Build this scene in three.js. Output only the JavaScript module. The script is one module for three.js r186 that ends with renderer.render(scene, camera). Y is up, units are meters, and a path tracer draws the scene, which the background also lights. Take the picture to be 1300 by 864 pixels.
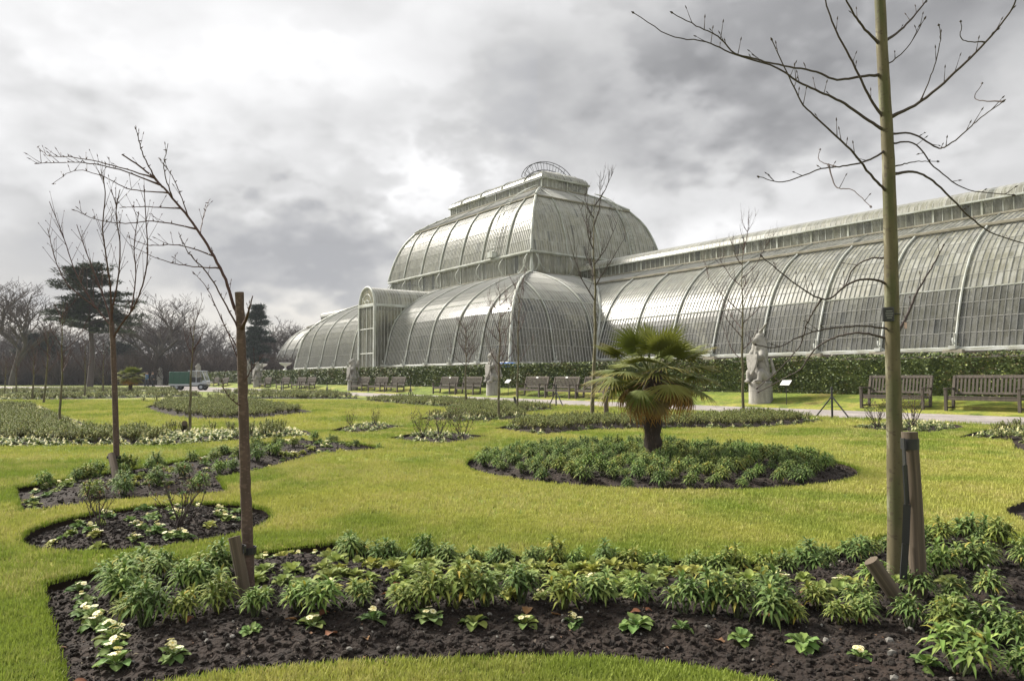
import * as THREE from 'three';
import { MarchingCubes } from 'three/addons/objects/MarchingCubes.js';

// ---------- camera, sky, sun, exposure ----------
const scene = new THREE.Scene();
const F = 950, PITCH = Math.atan(48 / F), EYE = 1.0;
const camera = new THREE.PerspectiveCamera(2 * Math.atan(432 / F) * 180 / Math.PI, 1024 / 680, 0.05, 1500);
camera.position.set(0, EYE, 0);
camera.rotation.x = PITCH;
const renderer = new THREE.WebGLRenderer({ antialias: true });
renderer.setSize(1024, 680);
renderer.toneMapping = THREE.LinearToneMapping;
renderer.toneMappingExposure = 1.85;
renderer.shadowMap.enabled = true;
const SUN_AZ = -56 * Math.PI / 180, SUN_EL = 38 * Math.PI / 180;
const sunDir = new THREE.Vector3(Math.sin(SUN_AZ) * Math.cos(SUN_EL), Math.sin(SUN_EL), -Math.cos(SUN_AZ) * Math.cos(SUN_EL));
const sun = new THREE.DirectionalLight(new THREE.Color(1.0, 0.94, 0.84), 4.6);
sun.position.copy(sunDir).multiplyScalar(150);
sun.castShadow = true; sun.shadow.radius = 24; sun.shadow.mapSize.set(4096, 4096);
Object.assign(sun.shadow.camera, { left: -90, right: 90, top: 90, bottom: -90, near: 1, far: 400 });
scene.add(sun, sun.target);

// ---------- random numbers and noise ----------
function rng(seed) { let a = seed >>> 0; return () => { a = (a + 0x6D2B79F5) >>> 0; let t = a; t = Math.imul(t ^ (t >>> 15), t | 1); t ^= t + Math.imul(t ^ (t >>> 7), t | 61); return ((t ^ (t >>> 14)) >>> 0) / 4294967296; }; }
const PERM = new Uint8Array(512), GRAD = new Float32Array(256);
{ const r = rng(77), p = [...Array(256).keys()]; for (let i = 255; i > 0; i--) { const j = Math.floor(r() * (i + 1)); [p[i], p[j]] = [p[j], p[i]]; } for (let i = 0; i < 512; i++) PERM[i] = p[i & 255]; for (let i = 0; i < 256; i++) GRAD[i] = r(); }
const sm = t => t * t * (3 - 2 * t), lerp = (a, b, t) => a + (b - a) * t, clamp = (x, a = 0, b = 1) => Math.min(b, Math.max(a, x));
const sstep = (a, b, x) => sm(clamp((x - a) / (b - a)));
function noise2(x, y, per = 256) {   // value noise, 0..1, wraps every per cells
  const xi = Math.floor(x), yi = Math.floor(y), fx = x - xi, fy = y - yi, u = fx * fx * (3 - 2 * fx), v = fy * fy * (3 - 2 * fy); let x0, x1, y0, y1;
  if (per === 256) { x0 = xi & 255; x1 = (xi + 1) & 255; y0 = yi & 255; y1 = (yi + 1) & 255; } else { x0 = ((xi % per) + per) % per; x1 = (x0 + 1) % per; y0 = ((yi % per) + per) % per; y1 = (y0 + 1) % per; }
  const p0 = PERM[x0], p1 = PERM[x1], a = GRAD[PERM[p0 + y0]], b = GRAD[PERM[p1 + y0]], c = GRAD[PERM[p0 + y1]], d = GRAD[PERM[p1 + y1]], e = a + (b - a) * u; return e + (c + (d - c) * u - e) * v;
}
function fbm(x, y, oct = 4, per = 256) { let s = 0, a = 0.5, n = 0; for (let i = 0; i < oct; i++) { s += a * noise2(x + i * 17, y + i * 31, per); n += a; a *= 0.5; x *= 2; y *= 2; per = Math.min(256, per * 2); } return s / n; }

// ---------- the clouded sky ----------
{
  const w = 3072, h = 1536, data = new Float32Array(w * h * 4), R = Math.PI / 180;
  // broad masses of the cloud deck: azimuth, elevation, half widths (degrees), strength
  const masses = [[-24, 9.5, 18, 4.2, -0.15], [-14, 8, 10, 3.4, -0.10], [16, 24, 13, 6, -0.38], [33, 24, 14, 7, -0.34], [4, 18, 5, 3, -0.10], [-4.6, 16, 2.0, 3.0, 0.22], [-15, 14.5, 2.4, 1.2, 0.12], [19, 13.5, 7, 2.2, 0.20], [30, 14, 8, 2.5, 0.06],
    [-17, 4.0, 6, 1.5, 0.16], [-30, 3.5, 8, 1.5, 0.10], [-24, 25, 24, 7, 0.24]];
  for (let j = 0; j < h; j++) {
    const el = ((j + 0.5) / h - 0.5) * Math.PI, ce = Math.cos(el), se = Math.sin(el);
    for (let i = 0; i < w; i++) {
      if (se < -0.12) { const o = (j * w + i) * 4; data[o] = data[o + 1] = data[o + 2] = 0.22 / 1.85; data[o + 3] = 1; continue; }
      const az3 = ((i + 0.5) / w - 0.5) * 2 * Math.PI, x = Math.cos(az3) * ce, z = Math.sin(az3) * ce;
      const up = Math.max(se, 0), k = 1 / (up + 0.16), px = x * k, pz = z * k;
      const az = Math.atan2(x, -z) / R, e = el / R;
      const wx = (fbm(px * 1.3 + 40, pz * 1.3 + 9, 3) - 0.5), wz = (fbm(px * 1.3 + 91, pz * 1.3 + 57, 3) - 0.5);
      const n1 = fbm(px * 0.9 + wx * 0.5 + 3, pz * 0.9 + wz * 0.5 + 7, 6) - 0.5, n2 = fbm(px * 2.6 + wx * 0.6 + 23, pz * 2.6 + wz * 0.6 + 71, 6) - 0.5;
      let bil = 0; for (let q = 0, a = 0.5, f = 0.085; q < 6; q++, a *= 0.55, f *= 2.1) bil += a * Math.abs(noise2(az * f + 7 * q + 171.3, e * f * 1.7 + 3 * q + 92.6) * 2 - 1); bil = 0.5 - bil;
      const fine = fbm(az * 0.47 + e * 0.2 + 11.4, e * 0.9 - az * 0.12 + 190.7, 6) - 0.5, edge = fbm(az * 0.07 + 60, e * 0.14 + 33, 7), edge2 = fbm(az * 0.16 + fine * 0.5 + 160, e * 0.30 + fine * 0.5 + 133, 6);
      let L = 0.74 + n1 * 0.14 + n2 * 0.15 + bil * 0.08 + fine * 0.11 + 0.12 * (sstep(0.34, 0.64, edge) - 0.5) + 0.10 * (sstep(0.38, 0.64, edge2) - 0.5);
      const aw = az + wx * 8 + fine * 12 + bil * 6, ew = e + wz * 5 + fine * 7 + bil * 3;
      for (const [a, b, sa, sb, s] of masses) { const q = ((aw - a) / sa) ** 2 + ((ew - b) / sb) ** 2; if (q < 14) L += s * Math.exp(-q * 0.7); }
      const cs = x * sunDir.x + se * sunDir.y + z * sunDir.z, ang = Math.acos(clamp(cs, -1, 1)) / R;
      L += 0.34 * Math.exp(-((ang / 19) ** 2)) + 0.9 * Math.exp(-((ang / 8) ** 2));
      L = Math.max(L, 0.22 + n2 * 0.1);
      const cool = clamp((0.66 - L) * 1.5) * (az < 2 && az > -70 ? 1 : 0.45);
      const warm = Math.exp(-(((e - 3) / 4) ** 2)) * clamp((L - 0.45) * 2);
      if (se < 0) L = lerp(L, 0.22, clamp(-se * 6));
      const m = 1 / 1.85, o = (j * w + i) * 4;
      data[o] = L * m * (1 - 0.07 * cool + 0.05 * warm); data[o + 1] = L * m * (1 - 0.02 * cool - 0.01 * warm); data[o + 2] = L * m * (1.01 + 0.10 * cool - 0.13 * warm); data[o + 3] = 1;
    }
  }
  const t = new THREE.DataTexture(data, w, h, THREE.RGBAFormat, THREE.FloatType);
  t.mapping = THREE.EquirectangularReflectionMapping; t.magFilter = t.minFilter = THREE.LinearFilter; t.wrapS = THREE.RepeatWrapping; t.needsUpdate = true;
  scene.background = t; scene.environment = t;
}

// ---------- places ----------
const V3 = (x, y, z) => new THREE.Vector3(x, y, z);
const TH = Math.atan(685 / F), TC = Math.cos(TH), TS = Math.sin(TH);
const world = (u, v, y = 0) => V3(v * TC - u * TS, y, -(u * TC + v * TS));     // u runs along the glasshouse, v towards it
const YAW = Math.atan2(-TC, TS);                                               // turns local x to -u and local z to -v
function ray(px, py) { const dy = (432 - py) / F, c = Math.cos(PITCH), s = Math.sin(PITCH); return V3((px - 650) / F, dy * c + s, -c + dy * s); }
function at(px, py, depth) { const r = ray(px, py); return r.multiplyScalar(depth / -r.z).add(camera.position); }
function gnd(px, py, y = 0) { const r = ray(px, py); return r.multiplyScalar((y - EYE) / r.y).add(camera.position); }

// ---------- naming ----------
const taken = {};
function numbered(n) { const k = taken[n] = (taken[n] ?? -1) + 1; return k ? n + '_' + String(k).padStart(3, '0') : n; }
function tag(o, label, category, group) { o.userData.label = label; o.userData.category = category; if (group) o.userData.group = group; return o; }
function thing(name, label, category, p = [0, 0, 0], turn = 0, group) {
  const o = new THREE.Group(); o.name = numbered(name); o.position.set(...(p.isVector3 ? p.toArray() : p)); o.rotation.y = turn; scene.add(o);
  return tag(o, label, category, group);
}
function lit(m) { m.castShadow = m.receiveShadow = true; return m; }
function part(name, geo, mat, parent) { const m = lit(new THREE.Mesh(geo, mat)); m.name = name; parent.add(m); return m; }
function solo(name, geo, mat, label, category, group, p) { const m = lit(new THREE.Mesh(geo, mat)); m.name = numbered(name); if (p) m.position.copy(p); scene.add(m); return tag(m, label, category, group); }
function structure(name, geo, mat, label, category) { const m = lit(new THREE.Mesh(geo, mat)); m.name = numbered(name); scene.add(m); m.userData.kind = 'structure'; return tag(m, label, category); }
function stuff(name, geo, mat, mats4, colors, label, category, parent) {
  const m = lit(new THREE.InstancedMesh(geo, mat, mats4.length));
  mats4.forEach((x, i) => m.setMatrixAt(i, x)); if (colors) colors.forEach((c, i) => m.setColorAt(i, c));
  m.name = parent ? name : numbered(name); (parent || scene).add(m); m.userData.kind = 'stuff'; if (!parent) tag(m, label, category); return m;
}
function copy(o, label, group) { const c = o.clone(); c.name = numbered(o.name.replace(/_\d{3}$/, '')); c.userData = { ...o.userData }; if (label) c.userData.label = label; if (group) c.userData.group = group; scene.add(c); return c; }

// ---------- mesh builder ----------
class MB {
  constructor() { this.p = []; this.t = []; this.c = []; this.i = []; this.colored = false; }
  get n() { return this.p.length / 3; }
  v(x, y, z, u = 0, w = 0, c) { this.p.push(x, y, z); this.t.push(u, w); if (c) { this.colored = true; this.c.push(c[0], c[1], c[2]); } else this.c.push(1, 1, 1); return this.n - 1; }
  tri(a, b, c) { this.i.push(a, b, c); }
  quad(a, b, c, d, col) {   // four Vector3, flat, uv in metres
    const n = this.n, w = a.distanceTo(b), h = a.distanceTo(d), u0 = (a.x + a.z) * 0.37, v0 = a.y;
    this.v(a.x, a.y, a.z, u0, v0, col); this.v(b.x, b.y, b.z, u0 + w, v0, col); this.v(c.x, c.y, c.z, u0 + w, v0 + h, col); this.v(d.x, d.y, d.z, u0, v0 + h, col);
    this.i.push(n, n + 1, n + 2, n, n + 2, n + 3); return this;
  }
  box(sx, sy, sz, m4, col, bev = 0) {   // centred box, chamfered when bev > 0
    const X = sx / 2, Y = sy / 2, Z = sz / 2, P = (x, y, z) => { const q = V3(x, y, z); return m4 ? q.applyMatrix4(m4) : q; };
    const b = Math.min(bev, X * 0.6, Y * 0.6, Z * 0.6);
    const f = (ax, s) => {
      const S = [X, Y, Z], o = [(ax + 1) % 3, (ax + 2) % 3], mk = (i, j) => { const r = [0, 0, 0]; r[ax] = s * S[ax]; r[o[0]] = i * (S[o[0]] - b); r[o[1]] = j * (S[o[1]] - b); return P(...r); };
      const q = [mk(-1, -1), mk(1, -1), mk(1, 1), mk(-1, 1)]; if (s < 0) q.reverse(); this.quad(...q, col);
    };
    for (let a = 0; a < 3; a++) { f(a, 1); f(a, -1); }
    if (b > 0) {
      const S = [X, Y, Z];
      for (let a = 0; a < 3; a++) { const o1 = (a + 1) % 3, o2 = (a + 2) % 3; for (const s1 of [-1, 1]) for (const s2 of [-1, 1]) {
        const mk = (e, k) => { const r = [0, 0, 0]; r[a] = e * (S[a] - b); r[o1] = s1 * (S[o1] - (k ? b : 0)); r[o2] = s2 * (S[o2] - (k ? 0 : b)); return P(...r); };
        const q = [mk(-1, 0), mk(1, 0), mk(1, 1), mk(-1, 1)]; if (s1 * s2 > 0) q.reverse(); this.quad(...q, col);
      } }
      for (const s1 of [-1, 1]) for (const s2 of [-1, 1]) for (const s3 of [-1, 1]) {
        const A = P(s1 * X, s2 * (Y - b), s3 * (Z - b)), B = P(s1 * (X - b), s2 * Y, s3 * (Z - b)), C = P(s1 * (X - b), s2 * (Y - b), s3 * Z), n = this.n;
        for (const q of [A, B, C]) this.v(q.x, q.y, q.z, 0, 0, col); s1 * s2 * s3 > 0 ? this.tri(n, n + 1, n + 2) : this.tri(n, n + 2, n + 1);
      }
    }
    return this;
  }
  bar(a, b, w, d, up = V3(0, 1, 0), col, bev = 0) {   // box from a to b
    const z = b.clone().sub(a), L = z.length(); z.normalize(); let x = new THREE.Vector3().crossVectors(up, z); if (x.lengthSq() < 1e-6) x.set(1, 0, 0); x.normalize(); const y = new THREE.Vector3().crossVectors(z, x);
    const m = new THREE.Matrix4().makeBasis(x, y, z); m.setPosition(a.clone().add(b).multiplyScalar(0.5)); return this.box(w, d, L, m, col, bev);
  }
  tube(pts, rad, sides = 5, col, capEnds = true) {   // tapered tube; rad number or array
    const n = pts.length, base = this.n, T = V3(0, 0, 0); let N = null, len = 0;
    for (let k = 0; k < n; k++) {
      T.copy(pts[Math.min(n - 1, k + 1)]).sub(pts[Math.max(0, k - 1)]).normalize();
      if (!N) { N = Math.abs(T.y) < 0.9 ? V3(0, 1, 0) : V3(1, 0, 0); }
      N = N.clone().addScaledVector(T, -N.dot(T)).normalize(); const B = new THREE.Vector3().crossVectors(T, N), r = Array.isArray(rad) ? rad[k] : rad;
      if (k) len += pts[k].distanceTo(pts[k - 1]);
      for (let s = 0; s <= sides; s++) { const a = s / sides * Math.PI * 2, ca = Math.cos(a) * r, sa = Math.sin(a) * r; this.v(pts[k].x + N.x * ca + B.x * sa, pts[k].y + N.y * ca + B.y * sa, pts[k].z + N.z * ca + B.z * sa, s / sides, len, col); }
    }
    const w = sides + 1;
    for (let k = 0; k < n - 1; k++) for (let s = 0; s < sides; s++) { const a = base + k * w + s; this.i.push(a, a + 1, a + w + 1, a, a + w + 1, a + w); }
    if (capEnds) for (const [k, f] of [[0, 0], [n - 1, 1]]) { const c = this.v(pts[k].x, pts[k].y, pts[k].z, 0.5, 0, col), st = this.n; for (let s = 0; s <= sides; s++) { const o = (base + k * w + s) * 3; this.v(this.p[o], this.p[o + 1], this.p[o + 2], 0, 0, col); } for (let s = 0; s < sides; s++) f ? this.tri(c, st + s, st + s + 1) : this.tri(c, st + s + 1, st + s); }
    return this;
  }
  geo() {
    const g = new THREE.BufferGeometry(); g.setAttribute('position', new THREE.Float32BufferAttribute(this.p, 3)); g.setAttribute('uv', new THREE.Float32BufferAttribute(this.t, 2));
    if (this.colored) g.setAttribute('color', new THREE.Float32BufferAttribute(this.c, 3));
    g.setIndex(this.i); g.computeVertexNormals(); return g;
  }
}
const curve = (pts, n) => new THREE.CatmullRomCurve3(pts).getPoints(n);
const M4 = (p, turn = 0, s = 1, tilt = 0, roll = 0) => new THREE.Matrix4().compose(p, new THREE.Quaternion().setFromEuler(new THREE.Euler(tilt, turn, roll, 'YXZ')), typeof s === 'number' ? V3(s, s, s) : s);

// ---------- textures ----------
function tex(w, h, fn, srgb = true, rep) {
  const d = new Uint8Array(w * h * 4);
  for (let j = 0; j < h; j++) for (let i = 0; i < w; i++) { const c = fn(i / w, j / h), o = (j * w + i) * 4; d[o] = clamp(c[0], 0, 255); d[o + 1] = clamp(c[1], 0, 255); d[o + 2] = clamp(c[2], 0, 255); d[o + 3] = 255; }
  const t = new THREE.DataTexture(d, w, h); t.wrapS = t.wrapT = THREE.RepeatWrapping; t.magFilter = THREE.LinearFilter; t.minFilter = THREE.LinearMipmapLinearFilter; t.generateMipmaps = true;
  if (srgb) t.colorSpace = THREE.SRGBColorSpace; if (rep) t.repeat.set(...rep); t.needsUpdate = true; return t;
}
const mix3 = (a, b, t) => [lerp(a[0], b[0], t), lerp(a[1], b[1], t), lerp(a[2], b[2], t)];
const std = o => new THREE.MeshStandardMaterial(o), phys = o => new THREE.MeshPhysicalMaterial(o);
const lin = (r, g, b) => new THREE.Color().setRGB(r, g, b);

const lawnMap = tex(2048, 2048, (u, v) => {      // 48 m of turf
  const a = fbm(u * 24, v * 24, 4, 24), b = fbm(u * 90 + 5, v * 90, 3, 90), c = noise2(u * 230, v * 230, 230), f = noise2(u * 1024, v * 1024, 256);
  let q = mix3([108, 124, 34], [140, 142, 52], sstep(0.42, 0.68, a * 0.6 + b * 0.4)); q = mix3(q, [152, 138, 78], sstep(0.52, 0.76, b * 0.5 + c * 0.5) * 0.65 * sstep(0.4, 0.62, a));
  q = mix3(q, [82, 98, 18], sstep(0.52, 0.3, b) * 0.6); const k = 0.86 + f * 0.28; return [q[0] * k, q[1] * k, q[2] * k];
});
lawnMap.repeat.set(1 / 48, 1 / 48);
const grainBump = tex(512, 512, (u, v) => { const n = 255 * (0.5 * noise2(u * 128, v * 128, 128) + 0.5 * noise2(u * 250, v * 250, 250)); return [n, n, n]; }, false);
const lawnBump = grainBump.clone(); lawnBump.repeat.set(1 / 1.6, 1 / 1.6);
const soilMap = tex(1024, 1024, (u, v) => {
  const a = fbm(u * 20, v * 20, 5, 20) * 0.7 + fbm(u * 4, v * 4, 3, 4) * 0.5 - 0.1, b = noise2(u * 400, v * 400, 200), c = noise2(u * 170 + 3, v * 170, 170); let q = mix3([23, 17, 13], [52, 39, 30], a * 0.75 + b * 0.3);
  if (c > 0.93) q = mix3(q, [150, 140, 125], (c - 0.93) * 9); return q;
}); soilMap.repeat.set(1 / 1.7, 1 / 1.7);
const soilBump = tex(512, 512, (u, v) => { const n = 255 * fbm(u * 40, v * 40, 4, 40); return [n, n, n]; }, false); soilBump.repeat.set(1 / 0.8, 1 / 0.8);
const gravelMap = tex(1024, 1024, (u, v) => { const a = fbm(u * 12, v * 12, 4, 12), b = noise2(u * 420, v * 420, 210), k = 0.75 + 0.3 * b + (a - 0.5) * 0.35; return [158 * k, 150 * k, 146 * k]; }); gravelMap.repeat.set(1 / 6, 1 / 6);
const woodMap = tex(256, 512, (u, v) => { const a = fbm(u * 24, v * 3, 4, 24), b = noise2(u * 90, v * 6, 90), k = 0.62 + 0.5 * a + 0.15 * b; return [86 * k, 78 * k, 69 * k]; });
const barkTan = tex(256, 512, (u, v) => { const a = fbm(u * 6, v * 10, 5, 2), b = noise2(u * 12, v * 120, 60), g = fbm(u * 3 + 9, v * 4, 3, 1 << 1); let q = mix3([72, 66, 44], [112, 103, 76], a); q = mix3(q, [74, 77, 44], sstep(0.45, 0.7, g) * 0.7); const li = fbm(u * 4 + 21, v * 6 + 3, 4, 2); q = mix3(q, [148, 148, 128], sstep(0.6, 0.72, li) * 0.55); if (b > 0.82) q = mix3(q, [66, 56, 40], 0.6); return q; });
const barkRed = tex(256, 512, (u, v) => { const a = fbm(u * 6, v * 8, 5, 2), b = noise2(u * 10, v * 150, 50); let q = mix3([58, 45, 40], [100, 80, 70], a); if (b > 0.72) q = mix3(q, [118, 98, 88], 0.5); return q; });
const stoneMap = tex(512, 512, (u, v) => { const a = fbm(u * 10, v * 10, 5, 10), b = noise2(u * 180, v * 180, 180), s = fbm(u * 30, v * 5, 3, 5); let q = mix3([118, 116, 110], [172, 169, 162], a); q = mix3(q, [84, 83, 76], sstep(0.55, 0.8, s) * 0.6); const k = 0.92 + b * 0.14; return [q[0] * k, q[1] * k, q[2] * k]; });
const grimeMap = tex(1024, 1024, (u, v) => { const a = fbm(u * 14, v * 14, 5, 14), s = fbm(u * 90, v * 7, 4, 7), b = noise2(u * 200, v * 200, 200); let q = mix3([232, 234, 228], [188, 188, 170], sstep(0.35, 0.75, a * 0.55 + s * 0.5)); q = mix3(q, [132, 136, 112], sstep(0.58, 0.8, s) * 0.4); const k = 0.93 + b * 0.1; return [q[0] * k, q[1] * k, q[2] * k]; }); grimeMap.repeat.set(1 / 7, 1 / 7);

// ---------- shared materials ----------
const M = {
  lawn: std({ map: lawnMap, bumpMap: lawnBump, bumpScale: 0.02, roughness: 0.95 }),
  turfEdge: std({ map: soilMap, color: lin(1.1, 1.0, 0.75), roughness: 1 }),
  soil: std({ map: soilMap, bumpMap: soilBump, bumpScale: 0.02, roughness: 1 }),
  gravel: std({ map: gravelMap, bumpMap: grainBump, bumpScale: 0.004, roughness: 0.95 }),
  blade: phys({ color: lin(1, 1, 1), roughness: 0.9, transmission: 0.3, thickness: 0, specularIntensity: 0.3 }),
  leaf: phys({ vertexColors: true, roughness: 0.8, transmission: 0.3, thickness: 0, specularIntensity: 0.35 }),
  petal: phys({ vertexColors: true, roughness: 0.7, transmission: 0.3, thickness: 0 }),
  clod: std({ color: lin(1, 1, 1), roughness: 1 }),
  wood: std({ map: woodMap, roughness: 0.85, bumpMap: woodMap, bumpScale: 0.002 }),
  stake: std({ map: woodMap, color: lin(1.15, 1.07, 0.96), roughness: 0.9, bumpMap: woodMap, bumpScale: 0.003 }),
  barkTan: std({ map: barkTan, roughness: 0.8, bumpMap: barkTan, bumpScale: 0.003 }),
  barkRed: std({ map: barkRed, roughness: 0.75, bumpMap: barkRed, bumpScale: 0.002 }),
  twig: std({ color: lin(0.055, 0.04, 0.035), roughness: 0.8 }),
  twigRed: std({ color: lin(0.07, 0.035, 0.03), roughness: 0.75 }),
  farBark: std({ color: lin(0.07, 0.06, 0.05), roughness: 0.95 }),
  farTwig: std({ color: lin(0.085, 0.066, 0.058), roughness: 0.95 }),
  stone: std({ map: stoneMap, roughness: 0.9, bumpMap: stoneMap, bumpScale: 0.008 }),
  black: std({ color: lin(0.02, 0.02, 0.022), roughness: 0.5 }),
  iron: std({ color: lin(0.035, 0.035, 0.035), roughness: 0.6, metalness: 0.3 }),
  white: std({ color: lin(0.72, 0.73, 0.72), roughness: 0.5 }),
};

// ---------- ground: beds cut into the lawn ----------
function outline(px, corners = []) {   // closed outline through ground points, smooth but for the listed corners
  const P = px.map(([x, y]) => gnd(x, y)); const n = P.length, out = [];
  const smoothAll = corners === 'none';
  if (smoothAll) return new THREE.CatmullRomCurve3(P, true).getPoints(n * 8).slice(0, -1).map(p => [p.x, p.z]);
  const cs = corners === 'all' ? P.map((_, i) => i) : corners;
  for (let k = 0; k < cs.length; k++) {
    const a = cs[k], b = cs[(k + 1) % cs.length] + (k + 1 >= cs.length ? n : 0), seg = []; for (let i = a; i <= b; i++) seg.push(P[i % n]);
    const c = new THREE.CatmullRomCurve3(seg, false, 'centripetal').getPoints((b - a) * 8); c.pop(); c.forEach(p => out.push([p.x, p.z]));
  }
  return out;
}
const circle = (x, z, r, n = 72, k = 1) => [...Array(n)].map((_, i) => { const a = i / n * Math.PI * 2; return [x + Math.cos(a) * r, z + Math.sin(a) * r * k]; });
function inside(poly, x, z) { let c = false; for (let i = 0, j = poly.length - 1; i < poly.length; j = i++) { const [xi, zi] = poly[i], [xj, zj] = poly[j]; if ((zi > z) !== (zj > z) && x < (xj - xi) * (z - zi) / (zj - zi) + xi) c = !c; } return c; }
function edgeDist(poly, x, z) { let d = 1e9; for (let i = 0, j = poly.length - 1; i < poly.length; j = i++) { const [ax, az] = poly[j], [bx, bz] = poly[i], dx = bx - ax, dz = bz - az, t = clamp(((x - ax) * dx + (z - az) * dz) / (dx * dx + dz * dz + 1e-12)); d = Math.min(d, Math.hypot(x - ax - dx * t, z - az - dz * t)); } return d; }
const BEDS = {};
function bed(key, poly, cell, label, depth = 0.055, mound = 0.09) {
  let x0 = 1e9, x1 = -1e9, z0 = 1e9, z1 = -1e9; for (const [x, z] of poly) { x0 = Math.min(x0, x); x1 = Math.max(x1, x); z0 = Math.min(z0, z); z1 = Math.max(z1, z); }
  const b = { poly, x0, x1, z0, z1, cell, label };
  b.in = (x, z) => x > x0 && x < x1 && z > z0 && z < z1 && inside(poly, x, z);
  b.h = (x, z) => { const d = b.in(x, z) ? edgeDist(poly, x, z) : 0; return -depth + mound * sstep(0, 0.5, d) + (fbm(x * 5 + 50, z * 5 + 50, 3) - 0.5) * 0.045 * sstep(0, 0.12, d) + (noise2(x * 31, z * 31) - 0.5) * 0.02; };
  const mb = new MB(), nx = Math.ceil((x1 - x0) / cell) + 2, nz = Math.ceil((z1 - z0) / cell) + 2, id = new Int32Array((nx + 1) * (nz + 1)).fill(-1), ins = new Uint8Array((nx + 1) * (nz + 1));
  const X = i => x0 - cell + i * cell, Z = j => z0 - cell + j * cell;
  for (let j = 0; j <= nz; j++) for (let i = 0; i <= nx; i++) ins[j * (nx + 1) + i] = b.in(X(i), Z(j)) ? 1 : 0;
  const vid = (i, j) => { const k = j * (nx + 1) + i; if (id[k] < 0) id[k] = mb.v(X(i), b.h(X(i), Z(j)), Z(j), X(i), Z(j)); return id[k]; };
  for (let j = 0; j < nz; j++) for (let i = 0; i < nx; i++) { const k = j * (nx + 1) + i; if (ins[k] || ins[k + 1] || ins[k + nx + 1] || ins[k + nx + 2]) { const a = vid(i, j), c = vid(i + 1, j), d = vid(i + 1, j + 1), e = vid(i, j + 1); mb.i.push(a, e, d, a, d, c); } }
  structure('flower_bed', mb.geo(), M.soil, label, 'flower bed');
  return BEDS[key] = b;
}
// the long bed round the two staked trees; its near edge bows round a lobe of lawn
const FRONT = outline([[47, 742], [140, 720], [300, 703], [432, 687], [470, 698], [700, 706], [880, 711], [985, 712], [1062, 697], [1128, 679], [1200, 671], [1300, 690], [1420, 700], [1500, 830], [1500, 1000], [1180, 960], [1040, 892], [955, 864], [850, 846], [740, 837], [560, 839], [400, 847], [250, 862], [150, 885], [95, 945]], [0, 3, 7, 12, 14, 15, 24]);
bed('front', FRONT, 0.022, 'long dark soil bed around two staked bare trees');
bed('left_circle', (() => { const a = gnd(34, 672), b = gnd(341, 663), c = gnd(187, 702), d = gnd(187, 638); return circle((a.x + b.x) / 2 + 0.0, (c.z + d.z) / 2, (b.x - a.x) / 2, 64, (c.z - d.z) / (b.x - a.x)); })(), 0.035, 'small oval soil bed with two twiggy shrubs');
bed('band', outline([[15, 619], [24, 651], [143, 637], [194, 633], [291, 625], [279, 607], [324, 598], [372, 586], [410, 576], [495, 570], [440, 561], [365, 559], [270, 576], [200, 589], [110, 603]], [0, 1, 4, 5, 9]), 0.05, 'curved band of soil planted round a slim staked sapling');
bed('yellow', outline([[-60, 515], [-60, 572], [3, 568], [90, 566], [204, 566], [300, 560], [402, 553], [373, 545], [259, 548], [155, 550], [125, 548], [107, 537], [78, 527], [55, 516]], [0, 1, 4, 6, 9, 10, 13]), 0.09, 'angular bed edged with thick pale yellow primroses');
bed('lens', outline([[180, 517], [253, 532], [311, 532], [402, 523], [350, 514], [291, 509], [220, 510]], [0, 3]), 0.12, 'pointed lens shaped bed of low dark plants');
bed('palm', circle(1.68, -8.95, 2.24), 0.045, 'round bed with a fan palm in its middle');
bed('small_a', outline([[414, 547], [458, 549], [519, 541], [464, 537]], [0, 2]), 0.08, 'little pointed bed with two dwarf shrubs');
bed('small_b', outline([[488, 556], [560, 563], [623, 553], [546, 548]], [0, 2]), 0.07, 'little pointed bed with three dwarf shrubs');
bed('strip_c', outline([[455, 508], [520, 514], [590, 519], [560, 525], [524, 533], [600, 536], [688, 530], [664, 524], [714, 519], [610, 511], [520, 506]], [0, 2, 4, 6, 7, 8]), 0.12, 'forked primrose bed beside the gravel path');
bed('strip_d', outline([[624, 544], [688, 552], [759, 546], [851, 544], [960, 543], [1058, 534], [955, 527], [851, 534], [747, 533], [670, 536]], [0, 1, 5]), 0.1, 'long low bed between the fan palm and the path');
bed('right_e', outline([[1070, 542], [1160, 549], [1228, 543], [1207, 538], [1140, 536]], [0, 2]), 0.07, 'small pointed bed of cream primroses below the benches');
bed('right_f', outline([[1215, 555], [1283, 559], [1310, 574], [1420, 580], [1440, 540], [1300, 541], [1250, 546]], [0, 1, 3, 4]), 0.07, 'angular primrose bed by the path beyond the staked tree');
bed('right_g', outline([[1271, 648], [1310, 663], [1420, 670], [1420, 620], [1310, 634]], [0, 2, 3]), 0.06, 'bare dark soil bed beside the open lawn');
{ // far parterre strips
  const S = [[[-80, 505], [255, 500], [255, 503], [-80, 510]], [[130, 512], [330, 503.5], [420, 502.4], [470, 506], [330, 506], [200, 510]], [[-80, 497.6], [130, 494.6], [225, 494.8], [225, 496.6], [100, 497.6], [-80, 501]], [[260, 497.6], [420, 499], [450, 502], [300, 500]]];
  S.forEach((s, i) => bed('far' + i, outline(s, 'all'), 0.4, ['narrow far planted strip crossing the lawn', 'far strip of white bedding beyond the lens shaped bed', 'farthest planted strip before the bare trees', 'far planted strip beside the gravel path'][i], 0.03, 0.05));
}
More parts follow.
